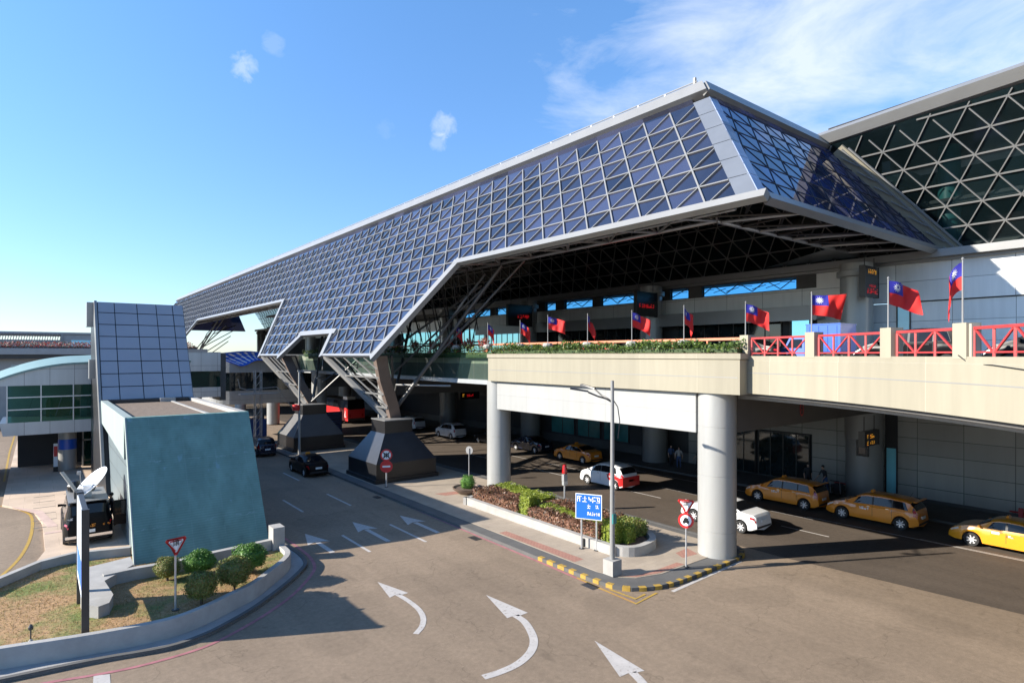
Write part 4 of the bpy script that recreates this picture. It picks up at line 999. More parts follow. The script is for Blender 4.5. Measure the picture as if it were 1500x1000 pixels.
# ------------------------------------------------------------------ teal stair block and leaning tower
X0, X1 = 3.13, 8.45
tb_ = thing('stair_block', 'low teal painted block with a leaning front and gravel roof below the tower', 'building', (5.8, 38, 0))
def ty(z): return 29.2+.6*(z-.5)
m_ = MB(); t = .4
a = [(X0, ty(0), 0), (X1, ty(0), 0), (X1, ty(6.3), 6.3), (X0, ty(6.3), 6.3)]
m_.hexa([(p[0], p[1]+.45, p[2]) for p in a], a, 'teal_wall'); m_.build('front_wall', tb_)
m_ = MB(); mat('mint_edge', (.27, .32, .3), .7, 0, .08, 1, streak=True)
a = [(X0-.06, ty(0)-.02, 0), (X0-.06, ty(6.32)-.02, 6.32), (X0-.06, ty(6.32)+.42, 6.32), (X0-.06, ty(0)+.42, 0)]
m_.hexa([(p[0]+.055, p[1], p[2]) for p in a], a, 'mint_edge'); m_.build('edge_fin', tb_)
m_ = MB()
m_.hexa([(X0-.05, 33.1, 4.35), (X0-.05, 46.4, 4.95), (X0-.05, 46.4, 6.3), (X0-.05, 33.1, 6.3)], [(X0+.3, 33.1, 4.35), (X0+.3, 46.4, 4.95), (X0+.3, 46.4, 6.3), (X0+.3, 33.1, 6.3)], 'mint_edge')
m_.box(X1-.35, X1, 33.1, 46.6, 4.5, 6.3, 'pale_concrete'); m_.box(X0+.3, X1-.35, 33.05, 33.4, 4.6, 6.26, 'pale_concrete'); m_.build('roof_parapet', tb_)
m_ = MB(); m_.box(X0+.3, X1-.35, 33.4, 46.4, 5.4, 6.1, 'gravel'); m_.box(6.9, 7.05, 33.4, 46.3, 6.1, 6.16, 'grey_concrete'); m_.box(X0+.3, X1-.4, 46.0, 46.4, 6.1, 6.3, 'black'); m_.box(6.3, 7.2, 45.8, 46.4, 6.1, 6.35, 'pale_concrete'); m_.build('roof', tb_)
m_ = MB(); m_.box(X0+.25, X1-.1, 32.9, 46.4, 0, 5.4, 'side_panel'); m_.build('side_wall', tb_)
tw = thing('leaning_tower', 'tall leaning tower clad in lavender blue metal panels behind the teal block', 'tower', (5.8, 48, 0))
def wy(z): return 46.5+.62*(z-6.2)
m_ = MB(); a = [(X0, wy(0), 0), (X1, wy(0), 0), (X1, wy(12.95), 12.95), (X0, wy(12.95), 12.95)]
a = [(X0, wy(5.7), 5.7), (X1, wy(5.7), 5.7), (X1, wy(12.95), 12.95), (X0, wy(12.95), 12.95)]
m_.hexa([(p[0], p[1]+.5, p[2]) for p in a], a, 'silver_panel_x'); MATS['tower_panel'] = None
zs = [6.2+.76*k for k in range(9)]
m_.v, m_.f, m_.m, m_.names = [], [], [], []
mat('tower_metal', (.34, .345, .37), .35, .15, .06, .3)
xs = [X0+.02, X0+1.0, X0+2.35, X0+3.55, X0+4.6, X1-.02]
lv = [5.6]+[6.3+.835*k for k in range(9)]; lv[-1] = 12.93
for i in range(5):
    for j in range(len(lv)-1):
        g_ = .025; z0, z1 = lv[j]+g_, lv[j+1]-g_; x0, x1 = xs[i]+g_, xs[i+1]-g_; dy = random.uniform(-.01, .01)
        q = [(x0, wy(z0)+dy, z0), (x1, wy(z0)-dy, z0), (x1, wy(z1)-dy, z1), (x0, wy(z1)+dy, z1)]
        m_.hexa([(p[0], p[1]+.06, p[2]) for p in q], q, 'tower_metal')
m_.build('cladding_panel', tw)
m_ = MB(); q = [(X0+.01, wy(0)+.07, 0), (X1-.01, wy(0)+.07, 0), (X1-.01, wy(12.9)+.07, 12.9), (X0+.01, wy(12.9)+.07, 12.9)]
m_.hexa([(p[0], 57, p[2]) for p in q], q, 'black'); m_.build('core', tw)
m_ = MB(); q = [(X0-.16, wy(2)-.05, 2), (X0-.16, wy(12.99)-.05, 12.99), (X0-.16, wy(12.99)+1.2, 12.99), (X0-.16, wy(2)+.7, 2)]
m_.hexa([(p[0]+.15, p[1], p[2]) for p in q], q, 'white_metal'); m_.box(X0-.55, X0-.17, 51.2, 52.6, 11.2, 12.9, 'white_metal'); m_.box(X0-.5, X0-.17, 49.5, 50.4, 7.6, 8.9, 'white_metal'); m_.build('edge_fin', tw)

# ------------------------------------------------------------------ pedestrian gallery and cabins behind
ga = thing('link_gallery', 'silver panelled link gallery with a curved top and green glass band above the forecourt', 'gallery', (1, 58, 0))
def garc(x): return 8.6-.05*max(0, 4.5-x)-.045*max(0, 2.2-x)**2
m_ = MB(); xs = [-2.5+.35*i for i in range(40)]
m_.hexa([(-2.1, 57, 3.3), (-1.4, 57.0, 3.3), (-1.4, 63, 3.3), (-2.1, 63, 3.3)], [(-2.3, 57, 4.25), (-1.4, 57, 4.25), (-1.4, 63, 4.25), (-2.3, 63, 4.25)], 'silver_panel_x')
m_.box(-1.4, 10.2, 57, 63, 3.3, 4.25, 'silver_panel_x'); m_.build('floor_band', ga)
m_ = MB()
for a, b in zip(xs, xs[1:]):
    if b > 10.3: break
    m_.hexa([(a, 57.02, 6.95), (b, 57.02, 6.95), (b, 57.3, 6.95), (a, 57.3, 6.95)], [(a, 57.02, garc(a)), (b, 57.02, garc(b)), (b, 57.3, garc(b)), (a, 57.3, garc(a))], 'silver_panel_x')
m_.build('upper_band', ga)
m_ = MB()
for a, b in zip(xs, xs[1:]):
    if b > 10.3: break
    m_.hexa([(a, 56.9, garc(a)), (b, 56.9, garc(b)), (b, 63, garc(b)+.5), (a, 63, garc(a)+.5)], [(a, 56.9, garc(a)+.16), (b, 56.9, garc(b)+.16), (b, 63, garc(b)+.66), (a, 63, garc(a)+.66)], 'mint_roof')
m_.build('roof', ga)
m_ = MB(); m_.poly([(-1.9, 57.1, 4.25), (10.2, 57.1, 4.25), (10.2, 57.1, 6.95), (-1.9, 57.1, 6.95)], 'green_glass'); m_.build('glass_band', ga)
m_ = MB()
for z in (5.15, 6.05): m_.box(-1.9, 10.2, 57.0, 57.08, z, z+.08, 'steel')
for i in range(7): m_.box(-1.9+1.95*i, -1.83+1.95*i, 56.98, 57.09, 4.25, 6.95, 'steel')
m_.build('glazing_bars', ga)
m_ = MB(); m_.box(-1.8, 10.2, 62.8, 63, 4.25, 8.4, 'grey_metal'); m_.box(.4, 2.6, 60.2, 60.4, 4.3, 5.8, 'leaf_green'); m_.box(2.6, 3.0, 59.5, 59.8, 4.3, 5.6, 'cloth_white')
for i in range(5): m_.bar((-.8+.9*i, 60, 4.4), (-.4+.9*i, 60, 5.9), .06, .06, 'white_metal')
m_.build('interior_wall', ga)
m_ = MB(); m_.lathe([(.6, .1), (.6, 1.75)], 24, 'column', (1.75, 59.6, 0)); m_.lathe([(.6, 2.55), (.6, 3.4)], 24, 'column', (1.75, 59.6, 0)); m_.lathe([(.615, 1.75), (.615, 2.55)], 24, 'paint_blue', (1.75, 59.6, 0)); m_.build('column', ga, smooth=40)
m_ = MB(); m_.box(2.8, 4.4, 60.6, 60.8, .1, 3.0, 'green_glass'); m_.box(2.75, 2.85, 60.5, 60.85, .1, 3.1, 'white_metal'); m_.box(3.9, 4.0, 60.5, 60.85, .1, 3.1, 'white_metal'); m_.box(2.75, 4.6, 60.5, 60.8, 2.2, 2.3, 'white_metal'); m_.build('glass_door', ga)
m_ = MB(); m_.box(-1.4, 10.2, 63, 63.3, 0.1, 3.3, 'soffit_dark'); m_.build('shade_sheet', ga)  # dark sheet standing for the shade below the gallery
n_ = thing('notice_board', 'narrow red and white notice stand beside the blue banded column', 'notice stand', (1.0, 59, .12)); m_ = MB(); m_.box(.85, 1.12, 58.9, 58.97, .5, 2.3, 'sign_white'); m_.box(.87, 1.1, 58.88, 58.9, 1.3, 2.1, 'sign_red'); m_.build('panel', n_); m_ = MB(); m_.box(.83, 1.14, 58.85, 59.0, .12, .5, 'black'); m_.build('base', n_)

cb_ = thing('footbridge_cabin', 'rounded white footbridge cabin with a dark window band beyond the tower', 'footbridge', (18, 72, 0))
m_ = MB(); cp = [(14.6, 76), (15.0, 73.2), (16.2, 71.9), (18, 71.6), (27, 71.6)]
cp = spline(cp, 5)
m_.sweep(cp, [(0, 3.7), (0, 5.2), (.3, 5.2), (.3, 3.7)], 'cabin_panel'); m_.build('lower_band', cb_)
m_ = MB(); m_.sweep(cp, [(0, 7.25), (0, 9.1), (.3, 9.3), (.3, 7.25)], 'cabin_panel'); m_.build('upper_band', cb_)
m_ = MB(); m_.sweep(cp, [(.1, 5.2), (.1, 7.25), (.16, 7.25), (.16, 5.2)], 'dark_window'); m_.build('glass_band', cb_)
m_ = MB(); m_.prism([(p[0]+.2, p[1]+.2) for p in cp]+[(27, 77)], 3.75, 4.0, 'soffit_dark'); m_.prism([(p[0]+.2, p[1]+.2) for p in cp]+[(27, 77)], 8.9, 9.05, 'white_metal'); m_.box(15.5, 27, 76.5, 77, 4, 9, 'dark_concrete'); m_.build('floor', cb_)
g2 = thing('gallery_link', 'short silver gallery section with a green window between the tower and the white cabin', 'gallery', (11, 66, 0))
m_ = MB(); m_.box(8, 14.4, 66, 70, 5.0, 6.0, 'silver_panel_x'); m_.box(8, 14.4, 66, 70, 7.6, 9.5, 'silver_panel_x'); m_.box(14.4, 15.0, 66.5, 71, 4.6, 9.4, 'dark_concrete'); m_.build('cladding', g2)
m_ = MB(); m_.box(8, 14.4, 66.2, 69.8, 6.0, 7.6, 'green_glass'); m_.build('window', g2); m_ = MB(); m_.box(8.1, 14.3, 68, 69.7, 6.0, 7.5, 'soffit_dark'); m_.build('interior_wall', g2)
bn = MB(); N_ = 12
for i in range(N_):
    for j in range(4):
        def q(u, v): w = 1-.62*v; xx = 13.6+8.6*(.5+(u-.5)*w)+1.2*v; return (xx, 71.2+.4*math.sin(v*3.1), 9.55-1.55*v*(1-.55*u)-.12*math.sin(u*9))
        bn.poly([q(i/N_, j/4), q((i+1)/N_, j/4), q((i+1)/N_, (j+1)/4), q(i/N_, (j+1)/4)], 'banner_blue')
tag(bn.build('banner'), 'blue banner with white slashes draped over the white cabin', 'banner')
w_ = MB()
for i in range(9):
    u = .08+.1*i
    def q(u, v, o=.0): w = 1-.62*v; xx = 13.6+8.6*(.5+(u-.5)*w)+1.2*v; return (xx, 71.17+.4*math.sin(v*3.1), 9.55-1.55*v*(1-.55*u)-.12*math.sin(u*9))
    for v in (.12, .42, .68): w_.poly([q(u, v), q(u+.035, v), q(u+.05, v+.22), q(u+.015, v+.22)], 'sign_white')
w_.build('lettering', bpy.data.objects['banner'])
sl_ = thing('scaffold_tower', 'slim cream lattice work tower with a small platform before the white cabin', 'scaffold', (17.6, 64.5, 0))
m_ = MB()
for dx, dy in ((-.3,-.3),(.3,-.3),(.3,.3),(-.3,.3)): m_.tube((17.6+dx, 64.5+dy, 0), (17.6+dx, 64.5+dy, 7.6), .05, 'pale_concrete', n=6)
for k in range(10): m_.tube((17.3, 64.2, .75*k), (17.9, 64.2, .75*k+.75), .03, 'pale_concrete', n=5); m_.tube((17.3, 64.8, .75*k), (17.3, 64.2, .75*k+.75), .03, 'pale_concrete', n=5)
m_.build('mast', sl_); m_ = MB(); m_.box(15.8, 19.6, 64, 65, 5.2, 5.3, 'pale_concrete'); m_.curve([(15.6, 64.2, 6.8), (15.8, 64.2, 5.9), (16.4, 64.2, 5.7), (19.4, 64.2, 5.9)], .05, 'white_metal'); m_.curve([(19.4, 64.2, 5.9), (21, 64.2, 3.6), (23.5, 64.2, .6)], .05, 'grey_metal'); m_.build('platform', sl_)
hb_ = thing('site_hoarding', 'dark blue site hoarding with clutter along its top beside the far pedestal', 'hoarding', (17, 66, 0)); m_ = MB(); m_.box(15.9, 18.9, 66, 66.1, .1, 2.5, 'blue_hoarding'); m_.build('panel', hb_); m_ = MB()
for i in range(14): m_.box(15.6+.22*i, 15.75+.22*i+.1*random.random(), 66.2, 66.6, 2.3, 2.6+.5*random.random(), random.choice(('grey_metal', 'pale_concrete', 'dark_steel', 'brown_steel')))
m_.build('stacked_material', hb_)
hb_ = thing('site_hoarding', 'dark blue corrugated hoarding between the two pedestals', 'hoarding', (25.5, 66, 0)); m_ = MB(); m_.box(23.5, 28, 68, 68.1, .1, 2.6, 'blue_hoarding')
for i in range(9): m_.box(23.5, 28, 67.96, 68, .3+.27*i, .38+.27*i, 'paint_dark_blue')
m_.build('panel', hb_)

# ------------------------------------------------------------------ far left: second elevated road, flowers and terminal
er = thing('far_elevated_road', 'distant grey elevated road with a flat blue-grey edge left of the tower', 'elevated road', (0, 105, 0))
m_ = MB(); m_.box(-60, 21, 105, 118, 9.3, 10.15, 'grey_metal'); m_.build('edge_beam', er); m_ = MB(); m_.box(-60, 21, 105.3, 118, 8.7, 9.3, 'dark_steel'); m_.build('soffit', er)
m_ = MB(); m_.box(-60, 12, 107, 108, 0, 8.7, 'grey_metal'); m_.build('wall', er)
fl = MB(); rn = random.Random(8)
def f(): return (rn.uniform(-6, 7.6), rn.uniform(105.2, 106), 10.15+rn.random()**1.6*.9), (0, -1, .6)
leaves(fl, f, 2600, .22, 'leaf_flower', rn); fl.box(-6, 7.6, 105.3, 105.9, 10.15, 10.4, 'dark_steel')
tag(fl.build('flower_row'), 'row of red and white flowers along the distant elevated road', 'flowers')
fl = MB()
def f(): a = rn.uniform(0, 6.28); r = rn.random()**.5; return (17.8+1.9*r*math.cos(a), 105.6, 10.2+max(0, 1.1*(1-r*r))*rn.random()+.1), (0, -1, .6)
leaves(fl, f, 600, .2, 'leaf_flower', rn); fl.box(16, 19.5, 105.3, 105.9, 10.15, 10.3, 'dark_steel'); tag(fl.build('flower_row'), 'pink flower clump seen through the opening under the canopy', 'flowers')
ft = thing('far_terminal', 'distant low grey terminal building on the horizon left of the tower', 'terminal building', (-10, 150, 0))
m_ = MB(); m_.box(-90, 3.6, 150, 170, 0, 11.6, 'silver_panel_x'); m_.build('wall', ft)
m_ = MB(); m_.box(3.7, 12, 149.6, 170, 0, 13.3, 'grey_metal'); m_.build('end_block', ft)
m_ = MB(); m_.box(-90, 3.6, 149.5, 150.4, 11.6, 12.2, 'white_metal'); m_.box(-90, 11.9, 149.3, 170, 13.35, 13.75, 'grey_metal'); m_.box(3.3, 3.75, 149.2, 149.7, 9, 13.3, 'white_metal'); m_.build('roof', ft)
m_ = MB()
for i in range(60): m_.bar((-20+.4*i, 150, 12.2), (-19.8+.4*i, 150, 13.35), .12, .12, 'white_metal')
m_.build('roof_lattice', ft); m_ = MB(); m_.box(5, 11, 149.5, 149.6, 10.6, 12.2, 'cyan_window'); m_.build('window', ft)

# ------------------------------------------------------------------ round bushes, planting bed, bowl
def bush_mesh(m, seed, n=4600):
    rn = random.Random(seed); b = MB(); bm = bmesh.new(); bmesh.ops.create_icosphere(bm, subdivisions=3, radius=.52)
    ph = [rn.uniform(0, 6) for _ in range(4)]
    def rad(v): return 1+.10*math.sin(4*v.x+ph[0])*math.sin(5*v.y+ph[1])+.06*math.sin(7*v.z+ph[2]+2*v.x)
    i0 = len(b.v)
    for v in bm.verts: d = v.co.normalized(); b.v.append(tuple(Vector((0,0,.78))+v.co*rad(d)*1.02))
    for f_ in bm.faces: b.f.append(tuple(i0+v.index for v in f_.verts)); b.m.append(b.mi(m))
    bm.free()
    def f():
        d = Vector((rn.gauss(0,1), rn.gauss(0,1), rn.gauss(0,1))).normalized()
        if d.z < -.75: d.z *= -1
        r = .60*rad(d)*rn.uniform(.8, 1.1); return Vector((0,0,.78))+d*r*Vector((1,1,.94)).length/1.7, d
    leaves(b, f, n, .07, m, rn); return b
for (px, py, top, wd), m, lab in (((245,850,816,34),'leaf_olive','olive round bush with reddish leaves, leftmost of the five'), ((292,842,807,44),'leaf_green','bright green round bush against the grey wall'), ((295,884,837,43),'leaf_olive','green and brown round bush at the front of the five'), ((343,863,815,48),'leaf_olive','large olive green round bush on the dry lawn, right of the front bush'), ((365,840,796,49),'leaf_green','large deep green round bush nearest the curb end of the lawn')):
    x, y = at(px, py, .5); t_ = (CAMZ-.5)*F/(py-HY); dm = wd/F*t_; h = (py-top)/F*t_
    o = thing('round_bush', lab, 'bush', (x, y, .5), 'clipped round bushes', local=True)
    s_ = dm/1.24; zs_ = h/1.38
    c = bush_mesh(m, px).build('crown', o); c.scale = (s_, s_, zs_)
    tk = MB(); tk.tube((0,0,-.05), (.02,.02,.4), .05, 'bark', .035); tk.tube((0,0,.1), (-.12,.06,.45), .03, 'bark', .02); k = tk.build('trunk', o)
pb = thing('planting_bed', 'raised island planting bed with a low concrete rim', 'planter', (22, 24, .14))
rim = [(20.45, 30.6), (20.3, 29.6), (20.3, 19.4), (20.45, 18.4), (21.0, 17.8), (21.9, 17.75), (22.9, 18.1), (23.7, 19.2), (24.0, 21), (24.0, 29.8), (23.7, 30.7)]
m_ = MB(); m_.sweep(spline(rim+[rim[0]], 3), [(0, .1), (0, .58), (.3, .58), (.3, .1)], 'pale_concrete'); m_.build('rim', pb)
m_ = MB(); m_.prism([(20.6, 30.4), (20.55, 19.4), (21.2, 18.1), (22.6, 18.2), (23.8, 21), (23.8, 30.4)], .14, .47, 'soil'); m_.build('soil', pb)
rn = random.Random(21)
def clip_hedge(name, lab, cat, x0, x1, y0, y1, z1, m, n, sz=.09, dm=None):
    h = MB(); h.box(x0+.06, x1-.06, y0+.06, y1-.06, .45, z1-.07, dm or m)
    def f():
        k = rn.random(); sx, sy, sz_ = x1-x0, y1-y0, z1-.5
        ar = [sx*sy, sy*sz_, sy*sz_, sx*sz_, sx*sz_]; r = rn.random()*sum(ar); i = 0
        while r > ar[i]: r -= ar[i]; i += 1
        u, v, e = rn.random(), rn.random(), rn.uniform(-.07, .05)
        wob = .06*math.sin(u*sy*2.1)+.04*math.sin(u*sy*5)
        if i == 0: return (x0+v*sx, y0+u*sy, z1+e+wob), (0,0,1)
        if i in (1, 2): return ((x0-e if i == 1 else x1+e), y0+u*sy, .48+v*(z1+wob-.48)), ((-1 if i == 1 else 1), 0, .3)
        return (x0+u*sx, (y0-e if i == 3 else y1+e), .48+v*(z1-.48)), (0, (-1 if i == 3 else 1), .3)
    leaves(h, f, n, sz, m, rn); o = h.build(name); return tag(o, lab, cat, 'clipped hedges of the island bed')
clip_hedge('hedge', 'red-brown leafy hedge at the far end of the island bed', 'hedge', 20.7, 22.3, 25.9, 30.2, 1.05, 'leaf_brown', 2600, .13)
clip_hedge('hedge', 'lime green hedge strip capping the far end of the island bed', 'hedge', 22.3, 23.5, 25.7, 30.4, 1.12, 'leaf_lime', 2600)
clip_hedge('hedge', 'upright lime green hedge block in the middle of the island bed', 'hedge', 20.75, 21.5, 24.9, 25.75, 1.55, 'leaf_lime', 1300)
clip_hedge('hedge', 'low lime green hedge strip running behind the blue sign', 'hedge', 21.3, 21.9, 20.2, 25.0, 1.12, 'leaf_lime', 1800)
clip_hedge('hedge', 'red-brown hedge in front, behind the legs of the blue sign', 'hedge', 20.6, 21.3, 19.6, 24.9, 1.05, 'leaf_brown', 2600, .12)
clip_hedge('hedge', 'red-brown hedge at the back of the island bed, beside the lane', 'hedge', 21.95, 23.5, 20.4, 25.4, 1.05, 'leaf_brown', 2200, .13)
clip_hedge('hedge', 'upright lime green hedge block beside the lamp post', 'hedge', 20.65, 21.35, 18.75, 19.5, 1.5, 'leaf_lime', 1100)
clip_hedge('hedge', 'low lime green hedge clump right of the lamp post', 'hedge', 21.3, 21.9, 18.5, 19.1, 1.2, 'leaf_lime', 700)
clip_hedge('hedge', 'dark olive shrub at the near end of the island bed', 'hedge', 21.95, 23.3, 18.9, 20.3, 1.1, 'leaf_olive', 1800, .1)
bw_ = thing('planter_bowl', 'brown bowl planter with a round green shrub on the island', 'planter', (*at(685,722,.145), .145), local=True)
m_ = MB(); m_.lathe([(.0, 0), (.55, 0), (.95, .3), (1.0, .42), (.92, .42), (.85, .34), (0, .34)], 28, 'brown_steel'); m_.build('bowl', bw_, smooth=40)
c = bush_mesh('leaf_green', 77, 1800).build('shrub', bw_); c.scale = (.85, .85, .75); c.location = (0, 0, .12)

# ------------------------------------------------------------------ signs
def post(o, h, r=.035, m='steel'): k = MB(); k.tube((0,0,0), (0,0,h), r, m, n=10); k.lathe([(0,0),(.12,0),(.12,.03),(0,.03)], 12, 'dark_steel'); return k.build('post', o)
def local_frame(face):
    n = Vector((math.cos(face), math.sin(face), 0)); rt = Vector((-n.y, n.x, 0)); return n, rt   # rt: to the right for a viewer in front
def tri_plate(o, z, s, face, name='warning_plate', char=True):
    n, rt = local_frame(face); k = MB(); up = Vector((0,0,1))
    def tri(sc_, off, m, th=.012):
        c = Vector((0,0,z)); pts = []
        for j in range(3):
            a0 = R(150-120*j)
            for da in (-7, 7): a = a0+R(da); pts.append(c+rt*math.cos(a)*s*sc_+up*math.sin(a)*s*sc_*1.0+n*off)
        k.hexa([p-n*th for p in pts], pts, m)
    tri(1, .05, 'sign_red'); tri(.70, .053, 'sign_white', .004); tri(1.0, .036, 'grey_metal', .003); p = k.build(name, o)
    if char:
        t = text_on(p, 'lettering', '讓', s*.62, Vector((0,0,z+s*.12))+n*.058, face, 'sign_black')
    return p
def disc(o, z, r, face, name, cols):
    n, rt = local_frame(face); up = Vector((0,0,1)); k = MB()
    for i, (q, m) in enumerate(cols):
        off = .05+.003*i; pts = [Vector((0,0,z))+(rt*math.cos(a)+up*math.sin(a))*r*q+n*off for a in [2*math.pi*j/32 for j in range(32)]]
        k.hexa([p-n*(.014 if i == 0 else .003) for p in pts], pts, m)
    return k.build(name, o)
def rect(k, z0, z1, u0, u1, n, rt, off, m, th=.01, base=Vector((0,0,0))):
    up = Vector((0,0,1)); pts = [base+rt*u+up*z+n*off for u, z in ((u0,z0),(u1,z0),(u1,z1),(u0,z1))]
    k.hexa([p-n*th for p in pts], pts, m)
def toward(x, y, off=0): return math.atan2(-y, -x)+off
# yield sign on the lawn
x, y = at(257, 893, .5); o = thing('yield_sign', 'red bordered white triangle sign on a thin post in the dry lawn', 'road sign', (x, y, .5), local=True)
post(o, 2.4); tri_plate(o, 2.25, .37, toward(x, y, .35))
# island nose: triangle over a round no-entry-for-cars plate
x, y = at(1005, 830, .145); o = thing('yield_sign', 'red bordered white triangle above a round red ringed plate by the big silver column', 'road sign', (x, y, .145), local=True)
post(o, 2.9); fc = toward(x, y, -.15); tri_plate(o, 2.66, .38, fc)
p = disc(o, 2.0, .33, fc, 'round_plate', ((1, 'sign_red'), (.7, 'sign_white'))); n, rt = local_frame(fc); k = MB()
for z0, z1, u0, u1 in ((1.9,2.0,-.13,.13),(2.0,2.1,-.09,.09),(1.86,1.9,-.11,-.05),(1.86,1.9,.05,.11),(2.1,2.14,-.03,.03)): rect(k, z0, z1, u0, u1, n, rt, .06, 'sign_black', .003)
k.build('pictogram', p)
# no entry and limit at the pedestal
x, y = at(566, 713, .145); o = thing('no_entry_sign', 'red round no entry plate under a red ringed white plate before the near pedestal', 'road sign', (x, y, .145), local=True)
post(o, 2.4, .05); fc = toward(x, y); p = disc(o, 2.2, .4, fc, 'limit_plate', ((1, 'sign_red'), (.76, 'sign_white'))); n, rt = local_frame(fc)
k = MB()
for a in (.5, -.5): k.bar(Vector((0,0,2.2))+n*.06+rt*(-.22)+Vector((0,0,-a*.4)), Vector((0,0,2.2))+n*.06+rt*.22+Vector((0,0,a*.4)), .07, .004, 'sign_black', n)
for u in (-.13, 0, .13): rect(k, 2.02, 2.36, u-.03, u+.03, n, rt, .062, 'sign_black', .003)
k.build('pictogram', p)
p = disc(o, 1.42, .42, fc, 'no_entry_plate', ((1, 'sign_red'),)); k = MB(); rect(k, 1.36, 1.48, -.26, .26, n, rt, .06, 'sign_white', .003); k.build('bar', p)
# thin lollipop sign and red topped pole on the lane side
x, y = at(687, 700, .145); o = thing('round_sign', 'small grey-backed round sign on a thin pole near the far silver column', 'road sign', (x, y, .145), local=True); post(o, 2.2); disc(o, 2.05, .3, toward(x, y, 2.6), 'plate', ((1, 'grey_metal'), (.8, 'dark_steel')))
x, y = at(827, 745, .145); o = thing('signal_post', 'slim pole with a red topped signal head behind the island bed', 'signal post', (x, y, .145), local=True); post(o, 2.5, .05)
k = MB(); k.box(-.14, .14, -.1, .1, 1.65, 2.05, 'grey_metal'); k.box(-.1, .2, -.06, .12, 1.4, 1.65, 'steel'); k.build('control_box', o); k = MB(); k.lathe([(0, 2.62), (.1, 2.6), (.13, 2.45), (.16, 2.1), (0, 2.08)], 14, 'lamp_red'); k.build('red_lamp', o, smooth=50)
# blue direction sign on two legs
xa, ya = at(852, 803, .145); xb, yb = at(875, 812, .145); o = thing('direction_sign', 'blue direction sign with white lettering on two steel legs by the island bed', 'road sign', (xa, ya, .145), local=True)
d = Vector((xb-xa, yb-ya, 0)); fr_ = toward(xa, ya, -.28); n, rt = local_frame(fr_); wdt = abs(d.dot(rt))
for s_ in (0, 1):
    k = MB(); b = rt*(.72*s_); k.tube(b, b+Vector((0,0,2.2)), .045, 'steel', n=10); k.lathe([(0,0),(.13,0),(.13,.03),(0,.03)], 10, 'dark_steel', tuple(b)); k.build('leg', o)
    k = MB(); b = b-n*.32; k.tube(b, b+Vector((0,0,.38)), .06, 'dark_steel', n=8); k.build('stub_post', o)
k = MB(); rect(k, 1.42, 2.6, -.27, .99, n, rt, .09, 'sign_white', .03); rect(k, 1.45, 2.57, -.24, .96, n, rt, .093, 'sign_blue', .004); p = k.build('panel', o)
k = MB(); q = lambda u, z: rt*u+Vector((0,0,z))+n*.098
glyphs(k, q(-.19, 2.22), rt, (0,0,1), 2, .27, 'sign_white', 4, .1, .82, .13); glyphs(k, q(.36, 2.22), rt, (0,0,1), 3, .26, 'sign_white', 9, .1, .6, .15)
glyphs(k, q(.3, 1.93), rt, (0,0,1), 1, .2, 'sign_white', 12, .1, .7, .16); glyphs(k, q(.7, 1.96), rt, (0,0,1), 1, .16, 'sign_white', 15, .1, .9, .2)
glyphs(k, q(.3, 1.62), rt, (0,0,1), 6, .15, 'sign_white', 17, .1, .55, .18); k.build('lettering', p)
# billboard seen edge on
o = thing('billboard', 'tall billboard seen edge on, pale front and dark back, standing in the lawn', 'billboard', (1.12, 22.95, .5))
k = MB(); k.box(1.02, 1.22, 22.85, 23.02, .45, 4.4, 'dark_steel'); k.build('post', o); k = MB(); k.box(1.02, 1.22, 25.9, 26.07, .45, 4.4, 'dark_steel'); k.build('post', o)
k = MB(); k.box(1.06, 1.2, 23.02, 25.9, 1.5, 4.36, 'dark_steel'); k.build('panel', o)
mat('poster', (.62, .68, .75), .5, 0, .06, .6)
k = MB(); k.box(1.03, 1.058, 23.06, 25.86, 1.55, 4.32, 'poster'); k.box(1.026, 1.03, 23.2, 25.6, 1.8, 2.7, 'banner_blue'); p = k.build('poster', o)
x, y = at(45, 940, .5); o = thing('lawn_spike', 'small dark garden spotlight on a spike in the lawn', 'garden light', (x, y, .5), local=True); k = MB(); k.tube((0,0,0), (0,0,.4), .02, 'dark_steel'); k.lathe([(0,0),(.09,0),(.05,.06),(.02,.1)], 8, 'pale_concrete'); k.build('spike', o); k = MB(); k.lathe([(0,.38),(.06,.38),(.07,.46),(.03,.54),(0,.55)], 10, 'dark_steel'); k.build('lamp_head', o)

# ------------------------------------------------------------------ lamp posts
x, y = at(897, 840, .145); o = thing('street_lamp', 'tall grey lamp post with two slim lamp heads on the island nose', 'street lamp', (x, y, .145), local=True)
k = MB(); k.box(-.27, .27, -.27, .27, 0, .62, 'pale_concrete'); k.build('base', o)
k = MB(); k.tube((0,0,.62), (0,0,4.4), .11, 'white_metal', .09, 14); k.tube((0,0,4.4), (0,0,8.0), .085, 'white_metal', .07, 14); k.box(-.1, .1, -.14, -.06, 2.1, 2.5, 'teal_paint'); k.build('pole', o, smooth=40)
e = Vector((-.786, .618, 0)); e2 = Vector((-.25, .5, 0)).normalized()
def arm(d, L_, up0, up1, hd_):
    k = MB(); a = Vector((0,0,7.1)); pts = [a, a+d*.25+Vector((0,0,up0*.6)), a+d*L_*.6+Vector((0,0,up0)), a+d*L_+Vector((0,0,up1))]
    k.curve(pts, .035, 'dark_steel', 8); q = k.build('arm', o)
    k = MB(); h0 = pts[-1]; h1 = h0+d*hd_+Vector((0,0,.12)); pd = Vector((-d.y, d.x, 0))
    k.hexa([h0-pd*.07, h0+pd*.07, h1+pd*.13, h1-pd*.13], [h0-pd*.05+Vector((0,0,.07)), h0+pd*.05+Vector((0,0,.07)), h1+pd*.07+Vector((0,0,.09)), h1-pd*.07+Vector((0,0,.09))], 'dark_steel')
    k.build('lamp_head', q)
arm(Vector((-.786, .618, 0)), 1.0, .25, .42, .75); arm(Vector((-.1, .99, 0)), .9, .25, .5, .75)
